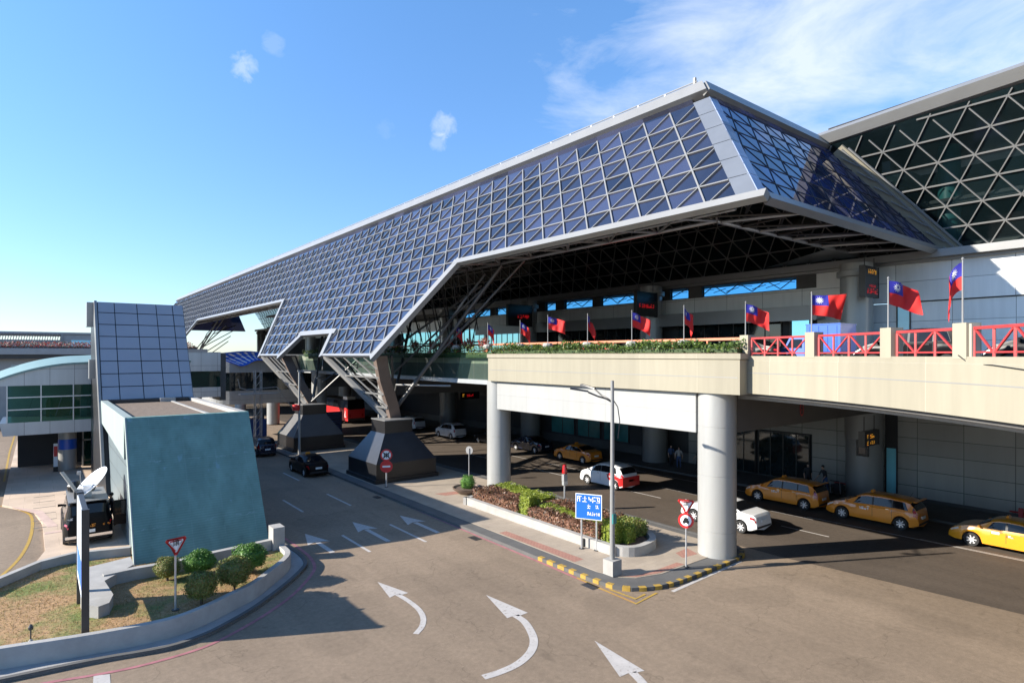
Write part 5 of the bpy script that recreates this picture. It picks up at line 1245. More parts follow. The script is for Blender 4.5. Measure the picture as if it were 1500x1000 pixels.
k = MB(); k.curve([(.06, 0, 7.2), (.22, -.1, 6.9), (.3, -.14, 6.3), (.22, -.1, 5.6)], .02, 'dark_steel', 6); k.build('cable', o)
x, y = at(452, 663); o = thing('street_lamp', 'thin grey lamp pole with a short top arm before the farther pedestal', 'street lamp', (18.6, 55.0, .145), local=True)
k = MB(); k.tube((0,0,0), (0,0,7.6), .12, 'column', .09, 12); k.build('pole', o, smooth=40); k = MB(); k.box(-.15, 1.6, -.06, .06, 7.55, 7.68, 'white_metal'); k.build('arm', o)
k = MB(); k.lathe([(0, 4.0), (.3, 4.05), (.35, 4.3), (.3, 4.55), (0, 4.6)], 14, 'sign_red', (-.3, 0, 0)); k.build('red_lantern', o, smooth=50)
# ------------------------------------------------------------------ vehicles (local +Y is forward)
def interp(tab, s):
    for (a, va), (b, vb) in zip(tab, tab[1:]):
        if s <= b: t = 0 if b == a else max(0, (s-a)/(b-a)); return va+(vb-va)*t
    return tab[-1][1]
PROF = {
 'sedan': dict(L=4.6, W=1.78, wr=.32, ax=(.175, .79), top=[(0,.62),(.012,.92),(.04,1.02),(.13,1.06),(.18,1.09),(.33,1.41),(.40,1.46),(.50,1.475),(.58,1.44),(.63,1.37),(.755,1.02),(.86,.93),(.94,.8),(.985,.64),(1,.5)],
    belt=[(0,.6),(.02,.88),(.18,1.0),(.5,.96),(.755,.94),(.9,.82),(.97,.68),(1,.48)], side=((.21,.33),(.335,.49),(.51,.66)), wind=(.635,.75), rear=(.19,.32)),
 'wagon': dict(L=4.65, W=1.76, wr=.33, ax=(.17, .8), top=[(0,.66),(.01,.98),(.02,1.06),(.05,1.3),(.085,1.5),(.15,1.58),(.35,1.62),(.52,1.6),(.60,1.52),(.64,1.42),(.775,1.04),(.88,.93),(.95,.8),(.985,.66),(1,.5)],
    belt=[(0,.64),(.02,1.0),(.2,1.04),(.5,1.0),(.775,.96),(.9,.84),(.97,.7),(1,.48)], side=((.10,.25),(.265,.45),(.47,.67)), wind=(.65,.77), rear=(.025,.08)),
 'hatch': dict(L=4.2, W=1.76, wr=.32, ax=(.17, .79), top=[(0,.7),(.01,1.05),(.03,1.12),(.06,1.35),(.11,1.56),(.2,1.65),(.4,1.68),(.55,1.63),(.62,1.52),(.78,1.12),(.88,.98),(.95,.84),(.985,.68),(1,.5)],
    belt=[(0,.68),(.02,1.04),(.2,1.08),(.5,1.04),(.78,1.0),(.9,.88),(.97,.72),(1,.48)], side=((.14,.27),(.285,.47),(.49,.68)), wind=(.64,.77), rear=(.032,.1)),
 'van': dict(L=5.1, W=1.98, wr=.35, ax=(.18, .8), top=[(0,.5),(.004,1.1),(.012,1.5),(.03,1.93),(.06,2.02),(.3,2.05),(.62,2.03),(.70,1.92),(.86,1.24),(.93,1.12),(.98,.9),(1,.5)],
    belt=[(0,.48),(.01,1.05),(.2,1.15),(.86,1.12),(.95,1.0),(.98,.8),(1,.48)], side=((.05,.30),(.32,.56),(.58,.76)), wind=(.71,.855), rear=(.013,.03)),
}
def car_surface(P):
    Ln, Wd = P['L'], P['W']; hub = P['wr']
    def ring(s):
        zt, zb = interp(P['top'], s), interp(P['belt'], s); zb = min(zb, zt-.012)
        e = min(1, min(s, 1-s)/.12); e = 1-(1-e)**2
        hw = Wd/2*(.80+.20*e)
        zl = .2 + (.12*(1-min(1, s/.06)) if s < .06 else 0)+(.06*(1-min(1,(1-s)/.05)) if s > .95 else 0)
        for a in P['ax']:
            dy = abs(s-a)*Ln; rr = hub+.065
            if dy < rr: zl = max(zl, hub-.02+math.sqrt(rr*rr-dy*dy))
        gh = max(0, min(1, (zt-zb-.08)/.35)); wg = hw*(.93-.15*gh)
        zm = zl+(zb-zl)*.5
        return [(0, min(zl, .2+.2*0)+.0), (hw*.88, zl), (hw*.985, zl+.035), (hw, max(zl+.05, zm)), (hw*.995, zb-.1*(1-gh*.2) if zb-.1 > zl+.06 else zl+.07), (hw*.945, zb), (wg+.02*gh, zt-.075*gh-.008), (wg*.86, zt-.015*gh-.004), (wg*.45, zt-.001), (0, zt)]
    return ring
def make_car(kind, paint, name, label, cat, group=None, extras=None):
    P = PROF[kind]; ring = car_surface(P); Ln, hub = P['L'], P['wr']; o = thing(name, label, cat, (0,0,0), group, local=True)
    ss = sorted(set([i/56 for i in range(57)]+[x for x, _ in P['top']]+[a+sg*d/Ln for a in P['ax'] for sg in (1,-1) for d in (.39*hub/.33, .36*hub/.33, .30, .2)]))
    b = MB(); n = 10; rings = []
    for s in ss:
        r = ring(s); y = (s-.5)*Ln
        full = [(-x, y, z) for x, z in r[:0:-1]]; full = [(x, y, z) for x, z in r]+[(-x, y, z) for x, z in r[-2:0:-1]]
        rings.append(full)
    k = len(rings[0])
    for r in rings: b.v += r
    for i in range(len(rings)-1):
        for j in range(k): b.f.append((i*k+j, (i+1)*k+j, (i+1)*k+(j+1)%k, i*k+(j+1)%k)); b.m.append(b.mi('trim' if j in (0, k-1) else paint))
    b.f.append(tuple(range(k))); b.m.append(b.mi(paint)); b.f.append(tuple((len(rings)-1)*k+k-1-j for j in range(k))); b.m.append(b.mi(paint))
    if kind != 'van' or True: b.box(-P['W']*.4, P['W']*.4, -Ln*.47, Ln*.46, .22, .55, 'trim')
    body = b.build('body', o, smooth=28)
    def pt(s, u, sg=1, off=.006):
        r = ring(s); i = int(u); i = min(i, len(r)-2); t = u-i; x = r[i][0]+(r[i+1][0]-r[i][0])*t; z = r[i][1]+(r[i+1][1]-r[i][1])*t
        return Vector((sg*x, (s-.5)*Ln, z))
    def patch(mb, s0, s1, u0, u1, m, both=True, ns=5, nu=3, off=.008, cross=False, s0b=None, s1b=None):
        """surface patch; s0b/s1b give the station limits at the upper edge (slanted pillars)"""
        for sg in ((1, -1) if both else (1,)):
            gr = []
            for i in range(ns+1):
                row = []
                for j in range(nu+1):
                    v = j/nu; a = s0+((s0b if s0b is not None else s0)-s0)*v; c = s1+((s1b if s1b is not None else s1)-s1)*v
                    row.append(pt(a+(c-a)*i/ns, u0+(u1-u0)*v, sg))
                gr.append(row)
            i0 = len(mb.v); nr = (gr[1][0]-gr[0][0]).cross(gr[0][1]-gr[0][0])*sg
            for i, row in enumerate(gr):
                for j, p in enumerate(row):
                    ii, jj = min(i, ns-1), min(j, nu-1); nv = (gr[ii+1][jj]-gr[ii][jj]).cross(gr[ii][jj+1]-gr[ii][jj]); nv = nv.normalized()*sg if nv.length > 1e-9 else Vector((sg,0,0))
                    if nv.dot(Vector((p.x, 0, p.z-.7))) < 0 and abs(nv.y) < .8: nv = -nv
                    mb.v.append(tuple(p+nv*off))
            for i in range(ns):
                for j in range(nu):
                    a = i0+i*(nu+1)+j; q = (a, a+nu+1, a+nu+2, a+1); mb.f.append(q if sg > 0 else q[::-1]); mb.m.append(mb.mi(m))
    a_, c_ = P['side'][0][0], P['side'][-1][1]
    for sg in (1, -1):      # dark pillar band behind the side glass
        w = MB(); patch(w, a_-.004, c_+.004, 5.1, 5.92, 'trim', both=False, ns=14, off=.004, s0b=a_+(.03 if kind != 'van' else -.004), s1b=c_-.045)
        if sg < 0: w.v = [(-x, y, z) for x, y, z in w.v]; w.f = [f[::-1] for f in w.f]
        w.build('pillar_trim', o)
    for a, c in P['side']:
        last = (a, c) == P['side'][-1]; first = (a, c) == P['side'][0]
        for sg in (1, -1):
            w = MB(); patch(w, a, c, 5.12, 5.9, 'car_glass', both=False, s0b=a+(.035 if first and kind != 'van' else 0), s1b=c-(.05 if last else 0))
            if sg < 0: w.v = [(-x, y, z) for x, y, z in w.v]; w.f = [f[::-1] for f in w.f]
            w.build('side_window', o)
    w = MB(); a, c = P['wind']; patch(w, a, c, 6.25, 9, 'car_glass', ns=6, nu=5); w.build('windscreen', o)
    w = MB(); a, c = P['rear']; patch(w, a, c, 6.2, 9, 'car_glass', ns=5, nu=5); w.build('rear_window', o)
    # lamps, bumper plate, mirrors
    def lamp(nm, s0, s1, u0, u1, m):
        for sg in (1, -1):
            w = MB(); patch(w, s0, s1, u0, u1, m, both=False, ns=3, nu=2, off=.012)
            if sg < 0: w.v = [(-x, y, z) for x, y, z in w.v]; w.f = [f[::-1] for f in w.f]
            w.build(nm, o)
    hl = .90 if kind != 'van' else .93
    lamp('headlight', hl, .975, 4.15, 5.0, 'lamp_clear')
    if kind in ('wagon', 'hatch'): lamp('tail_light', .012, .05, 3.6, 5.6, 'lamp_red')
    else: lamp('tail_light', .008, .07, 4.0, 4.95, 'lamp_red')
    for sg in (1, -1):
        w = MB(); yb = (P['wind'][1]-.03-.5)*Ln; zb = interp(P['belt'], P['wind'][1])+.1; x = P['W']/2
        w.hexa([(sg*(x-.1), yb, zb-.04), (sg*(x+.13), yb-.04, zb-.05), (sg*(x+.13), yb+.05, zb-.03), (sg*(x-.1), yb+.07, zb-.02)], [(sg*(x-.08), yb, zb+.06), (sg*(x+.13), yb-.04, zb+.08), (sg*(x+.12), yb+.03, zb+.08), (sg*(x-.08), yb+.05, zb+.06)], paint); w.build('mirror', o)
    rb = MB(); rb.box(-P['W']*.36, P['W']*.36, -Ln/2-.015, -Ln/2+.12, .34, .44, 'trim'); rb.box(-.24, .24, -Ln/2-.025, -Ln/2+.02, .62, .76, 'plate'); rb.build('rear_bumper', o)
    gr = MB(); gr.box(-P['W']*.3, P['W']*.3, Ln/2-.1, Ln/2+.012, .3, .44, 'trim'); gr.build('grille', o)
    dl = MB()   # door shut lines and handles
    for a, c in P['side'][1:]:
        s = a-.008
        for sg in (1, -1):
            p = [pt(s, u, sg)*1.0+Vector((sg*.004,0,0)) for u in (2.6, 3, 4, 5)]
            for u_, v_ in zip(p, p[1:]): dl.bar(u_, v_, .012, .006, 'trim')
            h = pt(a+.02, 4.35, sg)+Vector((sg*.015,0,0)); dl.box(h.x-.012, h.x+.012, h.y, h.y+.17, h.z-.015, h.z+.015, 'chrome' if paint != 'paint_black' else 'trim')
    dl.build('door_line', o)
    # wheels
    tyre = rim = None
    for a in P['ax']:
        for sg in (1, -1):
            y = (a-.5)*Ln; xw = sg*(P['W']/2-.1)
            if tyre is None:
                t_ = MB(); t_.lathe([(hub*.62, -.1), (hub*.95, -.1), (hub, -.06), (hub, .06), (hub*.95, .1), (hub*.66, .1), (hub*.6, .06)], 28, 'rubber', axis='x'); tw_ = t_.build('wheel', o, smooth=35); tyre = tw_.data
                r_ = MB(); r_.lathe([(0, .05), (.05, .085), (.06, .05)], 12, 'alloy', axis='x'); r_.lathe([(hub*.58, .03), (hub*.7, .095), (hub*.74, .098)], 28, 'alloy', axis='x'); r_.lathe([(0, .0), (hub*.6, .0)], 20, 'dark_steel', axis='x')
                for q in range(7):
                    an = 2*math.pi*q/7; dv = Vector((0, math.cos(an), math.sin(an))); r_.bar(Vector((.06,0,0))+dv*.04, Vector((.075,0,0))+dv*hub*.64, .055, .03, 'alloy', (1,0,0))
                rm_ = r_.build('rim', tw_, smooth=35); rim = rm_.data; w = tw_
            else:
                w = bpy.data.objects.new('wheel', tyre); COL.objects.link(w); w.parent = o
                r_ = bpy.data.objects.new('rim', rim); COL.objects.link(r_); r_.parent = w
            w.location = (xw, y, hub); w.rotation_euler = (0, 0, 0 if sg > 0 else math.pi)
    if extras: extras(o, P, patch, pt)
    return o
def taxi_lamp(o, z, m='lamp_amber', y=.1):
    k = MB(); k.hexa([(-.2, y-.07, z), (.2, y-.07, z), (.2, y+.07, z), (-.2, y+.07, z)], [(-.15, y-.03, z+.12), (.15, y-.03, z+.12), (.15, y+.03, z+.12), (-.15, y+.03, z+.12)], m); k.build('roof_lamp', o)
def taxi_text(o, P, patch, pt, s=.56, col='sign_white', n=4, h=.13):
    k = MB()
    for sg in (-1,):
        p = pt(s, 3.6, sg)+Vector((sg*.012, 0, -.03)); glyphs(k, p, (0, -1, 0), (0, 0, 1), n, h, col, 5, .15, .8, .2)
    k.build('door_lettering', o)
def ex_wagon(o, P, patch, pt):
    taxi_lamp(o, 1.615); taxi_text(o, P, patch, pt, .6)
    k = MB(); k.tube((.3, -1.6, 1.57), (.3, -1.75, 1.85), .008, 'trim', n=5); k.box(-.75, .75, -2.25, -2.1, 1.53, 1.57, 'paint_orange'); k.build('roof_spoiler', o)
    k = MB()
    for sg in (1, -1): patch(k, .03, .055, 5.1, 5.9, 'car_glass'); break
    k.build('quarter_glass', o)
w1 = make_car('wagon', 'paint_orange', 'taxi', 'orange wagon taxi in the arcade lane, farther of the two behind the big silver column', 'taxi', 'orange wagon taxis at the arcade kerb', ex_wagon)
w1.location = (36.5, 18.85, .008)
w2 = dup(w1, (36.45, 13.75, .008), label='orange wagon taxi waiting at the arcade kerb, the nearer one with the white door lettering')
def ex_yel(o, P, patch, pt):
    taxi_lamp(o, 1.475); k = MB(); p = pt(.62, 3.9, -1)+Vector((-.012, 0, 0)); k.box(p.x-.003, p.x, p.y-.3, p.y, p.z-.05, p.z+.06, 'plate'); k.build('door_badge', o)
    taxi_text(o, P, patch, pt, .5, 'sign_white', 3, .1)
y1 = make_car('sedan', 'paint_yellow', 'taxi', 'bright yellow sedan taxi in full sun at the right edge of the picture', 'taxi', None, ex_yel); y1.location = (36.2, 7.75, .008)
y2 = make_car('sedan', 'paint_orange', 'taxi', 'dull orange sedan taxi half shaded beyond the white and red car', 'taxi', None, lambda o, P, pa, pt: taxi_lamp(o, 1.475)); y2.location = (36.9, 37.7, .008)
def ex_wr(o, P, patch, pt):
    for sg in (1, -1):
        k = MB(); patch(k, .0, .20, 2.2, 4.9, 'paint_red', both=False, ns=8, nu=4, off=.006)
        if sg < 0: k.v = [(-x, y, z) for x, y, z in k.v]; k.f = [f[::-1] for f in k.f]
        k.build('red_side_panel', o)
    k = MB(); k.box(-.86, .86, -2.125, -2.1, .3, .95, 'paint_red'); k.build('red_tailgate_panel', o)
    k = MB(); c = pt(.27, 3.7, -1)+Vector((-.012,0,0)); k.lathe([(0, 0), (.24, 0)], 20, 'paint_red', tuple(c), 'x'); k.build('red_roundel', o)
    k = MB(); glyphs(k, c+Vector((-.004, .12, -.1)), (0,-1,0), (0,0,1), 2, .16, 'sign_white', 6, .1, .7, .2); k.build('lettering', o)
v1 = make_car('hatch', 'paint_white', 'car', 'white tall hatchback with a red tail and red roundel on the middle lane', 'car', None, ex_wr); v1.location = (31.6, 29.2, .008)
s1 = make_car('sedan', 'paint_white', 'car', 'white sedan emerging from behind the big silver column', 'car'); s1.location = (29.35, 18.6, .008)
b1 = make_car('sedan', 'paint_black', 'car', 'black sedan with an amber roof lamp driving up the shaded left road', 'car', None, lambda o, P, pa, pt: taxi_lamp(o, 1.475)); b1.location = (16.55, 46.9, .008)
b2 = make_car('hatch', 'paint_dark_blue', 'car', 'dark blue car with a lit red tail lamp ahead on the shaded left road', 'car'); b2.location = (16.2, 58.4, .008)
far = [(36.2, 57.2, 'hatch', 'paint_white', 'white hatchback in the dark arcade between pedestal and column'), (36.6, 67, 'wagon', 'paint_white', 'white car farthest back in the dark arcade'), (37.2, 44.3, 'sedan', 'paint_dark_blue', 'dark sedan with sky gloss right of the far silver column'), (37, 50.4, 'sedan', 'paint_black', 'black sedan parked left of the far silver column in the arcade'), (28.6, 57.5, 'sedan', 'paint_black', 'black sedan just behind the near stone pedestal')]
done = {}
for x, y, kd, pn, lb in far:
    if (kd, pn) in done: c = dup(done[kd, pn], (x, y, .008), label=lb)
    else: c = make_car(kd, pn, 'car', lb, 'car', 'cars parked in the arcade'); done[kd, pn] = c
    c['group'] = 'cars parked in the arcade'; c.location = (x, y, .008)
# upper deck vehicles (only their upper parts show above the railing)
for x, y, kd, pn, lb in ((29.5, 17.4, 'sedan', 'paint_black', 'black car on the elevated road behind the first red railing bay'), (28.2, 9.2, 'hatch', 'paint_black', 'black car on the elevated road behind the third red railing bay'), (26.2, 4.2, 'hatch', 'paint_black', 'dark car on the elevated road at the right edge'), (31.0, 29.5, 'sedan', 'paint_red', 'red car on the elevated road behind the planter'), (31, 38, 'wagon', 'paint_white', 'white car on the elevated road behind the flags')):
    if (kd, pn) in done: c = dup(done[kd, pn], (x, y, 8.605), label=lb)
    else: c = make_car(kd, pn, 'car', lb, 'car'); done[kd, pn] = c
    c.location = (x, y, 8.605); c['group'] = 'cars on the elevated road'
tk = thing('box_truck', 'small truck with a bright blue box body on the elevated road', 'truck', (30.3, 13.6, 8.605), local=True)
k = MB(); k.box(-.85, .85, -1.0, .6, .75, 2.05, 'paint_blue'); k.box(-.87, .87, -1.02, .62, 2.05, 2.1, 'paint_blue')
for i in range(4): k.box(-.87, -.85, -.85+.42*i, -.81+.42*i, .8, 2.0, 'paint_blue')
k.build('cargo_box', tk); k = MB(); k.hexa([(-.8, .7, .4), (.8, .7, .4), (.8, 2.0, .4), (-.8, 2.0, .4)], [(-.72, .75, 1.45), (.72, .75, 1.45), (.72, 1.5, 1.45), (-.72, 1.5, 1.45)], 'paint_blue'); k.build('cab', tk)
k = MB(); k.poly([(-.775, .85, .95), (-.775, 1.65, .95), (-.735, 1.42, 1.38), (-.735, .85, 1.38)], 'car_glass'); k.build('window', tk); k = MB(); k.box(-.6, .6, -1.0, 1.9, .4, .75, 'trim'); k.build('chassis', tk)
for yy in (-.6, 1.4):
    for sx in (-.75, .75): k = MB(); k.lathe([(.1,-.12),(.36,-.12),(.38,0),(.36,.12),(.1,.12)], 20, 'rubber', (sx, yy, .38), 'x'); k.build('wheel', tk)
# satellite van
def ex_van(o, P, patch, pt):
    k = MB(); k.box(-.92, .92, -2.62, -2.5, .42, .54, 'chrome'); k.box(-.97, .97, -2.58, -2.4, .36, .46, 'trim'); k.build('step_bumper', o)
    k = MB(); k.box(-.8, .8, -2.4, 1.0, 2.06, 2.1, 'white_metal'); k.box(-.55, -.2, -1.6, -.6, 2.1, 2.42, 'dark_steel'); k.lathe([(0,2.1),(.3,2.15),(.33,2.4),(.2,2.62),(0,2.68)], 14, 'black', (-.45, .5, 0)); k.build('roof_rack', o)
    k = MB(); k.box(.98, 1.9, -2.35, -2.28, .75, 1.95, 'paint_black'); k.box(1.04, 1.84, -2.362, -2.35, 1.25, 1.9, 'car_glass'); k.build('rear_door', o)
    k = MB(); glyphs(k, (-.1, -2.56, .86), (1,0,0), (0,0,1), 3, .14, 'lamp_amber', 8, .1, .8, .18); glyphs(k, (.55, -2.555, .88), (1,0,0), (0,0,1), 2, .08, 'lamp_amber', 3, .9, 1.4, .3); glyphs(k, (-.85, -2.55, 1.28), (1,0,0), (0,0,1), 3, .1, 'sign_white', 8, .1, .7, .2); k.build('rear_lettering', o)
    k = MB(); k.box(-.17, .17, -1.35, -.9, 2.1, 2.6, 'steel'); k.bar((-.3, -1.4, 2.15), (-1.0, -.5, 3.3), .18, .05, 'white_metal'); k.build('dish_mount', o)
    ax = Vector((-.66, -.16, .7)).normalized(); x_ = ax.orthogonal().normalized(); y_ = ax.cross(x_); c = Vector((.3, -1.2, 2.62)); d = MB(); i0 = 0; nn = 32; rr = [0, .22, .45, .67, .88, .9, .88]; hh = [0, .02, .06, .13, .24, .24, .21]
    for r_, h_ in zip(rr, hh):
        for q in range(nn): a = 2*math.pi*q/nn; d.v.append(tuple(c+x_*(math.cos(a)*r_*1.05)+y_*(math.sin(a)*r_*.95)+ax*h_))
    for i in range(len(rr)-1):
        for q in range(nn): d.f.append((i*nn+q, i*nn+(q+1)%nn, (i+1)*nn+(q+1)%nn, (i+1)*nn+q)); d.m.append(d.mi('paint_white'))
    d.bar(c, c+Vector((-.08, .2, -.3)), .12, .12, 'grey_metal'); q = d.build('satellite_dish', o, smooth=50)
    k = MB(); k.bar(c+y_*.8+ax*.2, c+ax*.9, .04, .04, 'grey_metal'); k.box(*[v for p in zip(c+ax*.95-Vector((.08,)*3), c+ax*.95+Vector((.08,)*3)) for v in p], 'grey_metal'); k.build('feed_arm', q)
vn = make_car('van', 'paint_black', 'satellite_van', 'black van carrying a white satellite dish on the forecourt', 'van', None, ex_van); vn.location = (1.86, 37.6, .13)
# buses
def bus(x, y, z, body, stripe, name, label, cat):
    o = thing(name, label, cat, (x, y, z), local=True); k = MB()
    k.hexa([(-1.2,-5.5,.35),(1.2,-5.5,.35),(1.2,5.5,.35),(-1.2,5.5,.35)], [(-1.22,-5.5,2.0),(1.22,-5.5,2.0),(1.22,5.5,2.0),(-1.22,5.5,2.0)], stripe); k.hexa([(-1.22,-5.5,2.0),(1.22,-5.5,2.0),(1.22,5.5,2.0),(-1.22,5.5,2.0)], [(-1.1,-5.4,3.2),(1.1,-5.4,3.2),(1.1,5.3,3.2),(-1.1,5.3,3.2)], body); k.build('body', o)
    for sg in (1, -1):
        for i in range(5):
            k = MB(); a = -5.2+2.1*i; f = lambda z: sg*(1.232-.1*(z-2.0)); q = [(f(2.05), a, 2.05), (f(2.05), a+2.0, 2.05), (f(3.0), a+2.0, 3.0), (f(3.0), a, 3.0)]; k.poly(q if sg > 0 else q[::-1], 'car_glass'); k.build('window', o)
    for yy in (-3.3, 3.4):
        for sx in (-1.05, 1.05): k = MB(); k.lathe([(.15,-.14),(.46,-.14),(.5,0),(.46,.14),(.15,.14),(.0,.1)], 20, 'rubber', (sx, yy, .5), 'x'); k.build('wheel', o)
    k = MB(); k.poly([(-1.0,-5.51,1.9),(1.0,-5.51,1.9),(.95,-5.45,3.0),(-.95,-5.45,3.0)], 'car_glass'); k.build('rear_window', o)
    k = MB(); k.box(-1.15, 1.15, -5.56, -5.5, .35, .7, 'trim'); k.build('bumper', o)
    for sx in (-1.0, .8): k = MB(); k.box(sx, sx+.2, -5.53, -5.5, .9, 1.3, 'lamp_red'); k.build('tail_light', o)
    return o
bus(-4.05, 58.5, .02, 'paint_white', 'paint_white', 'bus', 'white bus cut off at the left edge on the side road', 'bus')
bz = bus(33.5, 82, .02, 'paint_black', 'paint_red', 'bus', 'red and black bus in the dark arcade between the two pedestals', 'bus')
k = MB(); k.box(-1.15, 0, -5.2, -3.8, 3.2, 3.6, 'paint_white'); k.build('roof_unit', bz); k = MB(); k.box(-1.3, -1.235, -5.3, -4.4, .7, 2.1, 'sign_red'); glyphs(k, (-1.31, -4.5, .9), (0,-1,0), (0,0,1), 1, .8, 'sign_white', 2); k.build('advert_panel', bz)

# ------------------------------------------------------------------ flags
def flag(px, loc, az, seed, droop, up=1.0, pole_h=None, curl=0.0, base=True, label=''):
    o = thing('flag', label, 'flag', loc, 'red flags with a blue canton along the elevated road', local=True)
    H = pole_h; rn = random.Random(seed); k = MB(); k.tube((0,0,0), (0,0,H), .026, 'white_metal', .02, 8); k.lathe([(0,H),(.03,H+.01),(.035,H+.04),(0,H+.08)], 10, 'white_metal'); k.build('pole', o)
    if base: k = MB(); k.lathe([(0,-.02),(.3,0),(.33,.16),(.25,.28),(.1,.3),(0,.3)], 10, 'pale_concrete'); k.build('base', o)
    wa, wf = rn.uniform(.08, .17), rn.uniform(4.2, 7); a, b = 1.12, .75; d = Vector((math.cos(az), math.sin(az), 0)); nn = Vector((-d.y, d.x, 0)); ph = rn.uniform(0, 6)
    def S(u, v, off=0.0):
        # u along the fly, v down the hoist; droop bends the fly end downwards
        ang = droop*(u**.8); x = a*(math.sin(ang)/droop*u**.2 if droop > .05 else u)*(1-.12*v*droop)
        x = a*u*math.cos(min(1.5, droop*.75*u**.35)); dz = -a*u*math.sin(min(1.5, droop*.75*u**.35))
        wv = (wa*math.sin(wf*u+1.6*v+ph)+.06*math.sin(10*u-2.6*v+2*ph)+.03*math.sin(17*u+5*v))*u**.6
        p = d*x+nn*(wv+off+curl*u*u*(1-v))+Vector((0,0,H-.06-v*b*(1-.15*u*droop)+dz*(.75+.25*v)+.22*abs(curl)*u*u*(1-v)*2)); return p
    def sheet_(u0, u1, v0, v1, m, off, nu, nv, nm, par):
        k = MB()
        for i in range(nu):
            for j in range(nv):
                q = [S(u0+(u1-u0)*(i+e)/nu, v0+(v1-v0)*(j+f)/nv, off) for e, f in ((0,0),(1,0),(1,1),(0,1))]; k.poly(q, m)
        bm = bmesh.new(); ob = k.build(nm, par); bm.from_mesh(ob.data); bmesh.ops.remove_doubles(bm, verts=bm.verts, dist=.0005); bm.to_mesh(ob.data); bm.free()
        ob.data.polygons.foreach_set('use_smooth', [True]*len(ob.data.polygons)); return ob
    cl = sheet_(0, 1, 0, 1, 'flag_red', 0, 22, 12, 'cloth', o)
    k = MB()
    for off in (.006, -.006):
        for i in range(10):
            for j in range(6): k.poly([S(.5*(i+e)/10, .5*(j+f)/6, off) for e, f in ((0,0),(1,0),(1,1),(0,1))], 'flag_blue')
    ct = k.build('canton', cl)
    k = MB(); cu, cv, R_ = .25, .25, .19
    for off in (.010, -.010):
        cir = lambda r, t: S(cu+r*math.cos(t)*b/a, cv+r*math.sin(t), off)
        k.poly([cir(R_*.5, 2*math.pi*i/24) for i in range(24)], 'flag_white')
        for i in range(12):
            t = 2*math.pi*i/12; k.poly([cir(R_*.56, t-.2), cir(R_*1.02, t), cir(R_*.56, t+.2)], 'flag_white')
    k.build('sun_emblem', ct)
    return o
E_AZ = math.atan2(-.618, .786)     # towards the right of the picture
fl_spec = [(665, 24.4, 37.75, 'half hidden red flag farthest left, hanging limp under the canopy', 1.45), (711, 24.4, 33.75, 'limp red flag second from the left, hanging beside a strut', 1.45), (757, 24.5, 30.3, 'shaded red flag before the black board, third from the left', 1.2), (797, 24.5, 27.6, 'red flag flying out over the far end of the planter hedge', .45), (855, 24.5, 24.2, 'red flag hanging close to its pole over the planter, fifth from the left', 1.3), (920, 24.5, 20.95, 'red flag with its fly end drooping over the middle of the planter', .7), (996, 24.5, 17.7, 'red flag hanging steeply over the near end of the planter', 1.05)]
for i, (px, x, y, lb, dr) in enumerate(fl_spec): flag(px, (x, y, 9.65), E_AZ+(-.15, .5, .2, -.1, .9, .15, .7)[i], 30+i, dr, pole_h=1.75 if i < 3 else (1.95, 1.85, 1.85, 1.9)[i-3], label=lb)
for i, ((p, t), lb, dr, h, cu, az) in enumerate(zip(posts[:4], ('red flag with a clear blue canton over the first parapet post', 'red flag with its upper corner flicked up over the second parapet post', 'widest open red flag over the third parapet post', 'large red flag hanging down its pole over the last parapet post'), (.6, .25, .5, 1.75), (1.45, 1.5, 1.6, 1.75), (0, -.35, 0, 0), (E_AZ, E_AZ-.1, E_AZ+.05, E_AZ+2.7))):
    n = Vector((-t.y, t.x)); q = p+n*.12; flag(0, (q.x, q.y, 10.03), az, 50+i, dr, pole_h=h, curl=cu, base=False, label=lb)

# ------------------------------------------------------------------ hanging boards
def board(x, y, z0, z1, w, label, rows, hang=None, nm='departure_board'):
    o = thing(nm, label, 'sign board', (x, y, z0)); k = MB(); k.box(x-w/2, x+w/2, y-.15, y+.15, z0, z1, 'board_black'); k.build('cabinet', o)
    k = MB(); k.box(x-w/2-.03, x-w/2, y-.17, y+.17, z0-.03, z1+.03, 'dark_steel'); k.box(x+w/2, x+w/2+.03, y-.17, y+.17, z0-.03, z1+.03, 'dark_steel'); k.build('frame', o)
    k = MB()
    for zc, h, n, m, sd, u in rows: glyphs(k, (x-w/2+u, y-.155, zc), (1,0,0), (0,0,1), n, h, m, sd, .15, .75, .14)
    k.build('lettering', o)
    if hang:
        k = MB()
        for u in (-w*.35, w*.35): k.tube((x+u, y, z1), (x+u, y, hang), .03, 'dark_steel', n=6)
        k.build('hanger', o)
board(39.95, 15.4, 12.75, 14.6, 2.0, 'black flight board with amber and red lettering at the right of the flags', ((14.15, .26, 5, 'led_amber', 3, .5), (12.95, .3, 6, 'led_red', 7, .3), (13.35, .14, 8, 'led_red', 9, .6)), 15.2)
board(39.4, 32.2, 12.4, 14.4, 2.6, 'black flight board with dim red lettering left of the concourse pillar', ((13.1, .3, 7, 'led_red', 11, .3),), 15.2)
board(39.2, 48.6, 12.2, 14.4, 3.2, 'black flight board farthest left, by the canopy struts', ((13.0, .35, 5, 'led_red', 13, 1.2),), 15.2)
board(37.6, 14.5, 4.0, 4.85, 2.0, 'black hanging sign with yellow lettering under the elevated road', ((4.45, .22, 1, 'led_amber', 4, .35), (4.45, .22, 3, 'led_amber', 5, .75), (4.08, .22, 1, 'led_amber', 6, .35), (4.1, .17, 4, 'led_amber', 8, .75)), 5.7, 'hanging_sign')
board(38.6, 57, 4.2, 5.0, 2.6, 'dim orange hanging sign deep in the arcade', ((4.45, .35, 1, 'led_amber', 4, .3), (4.5, .25, 4, 'led_red', 5, .9)), 5.7, 'hanging_sign')
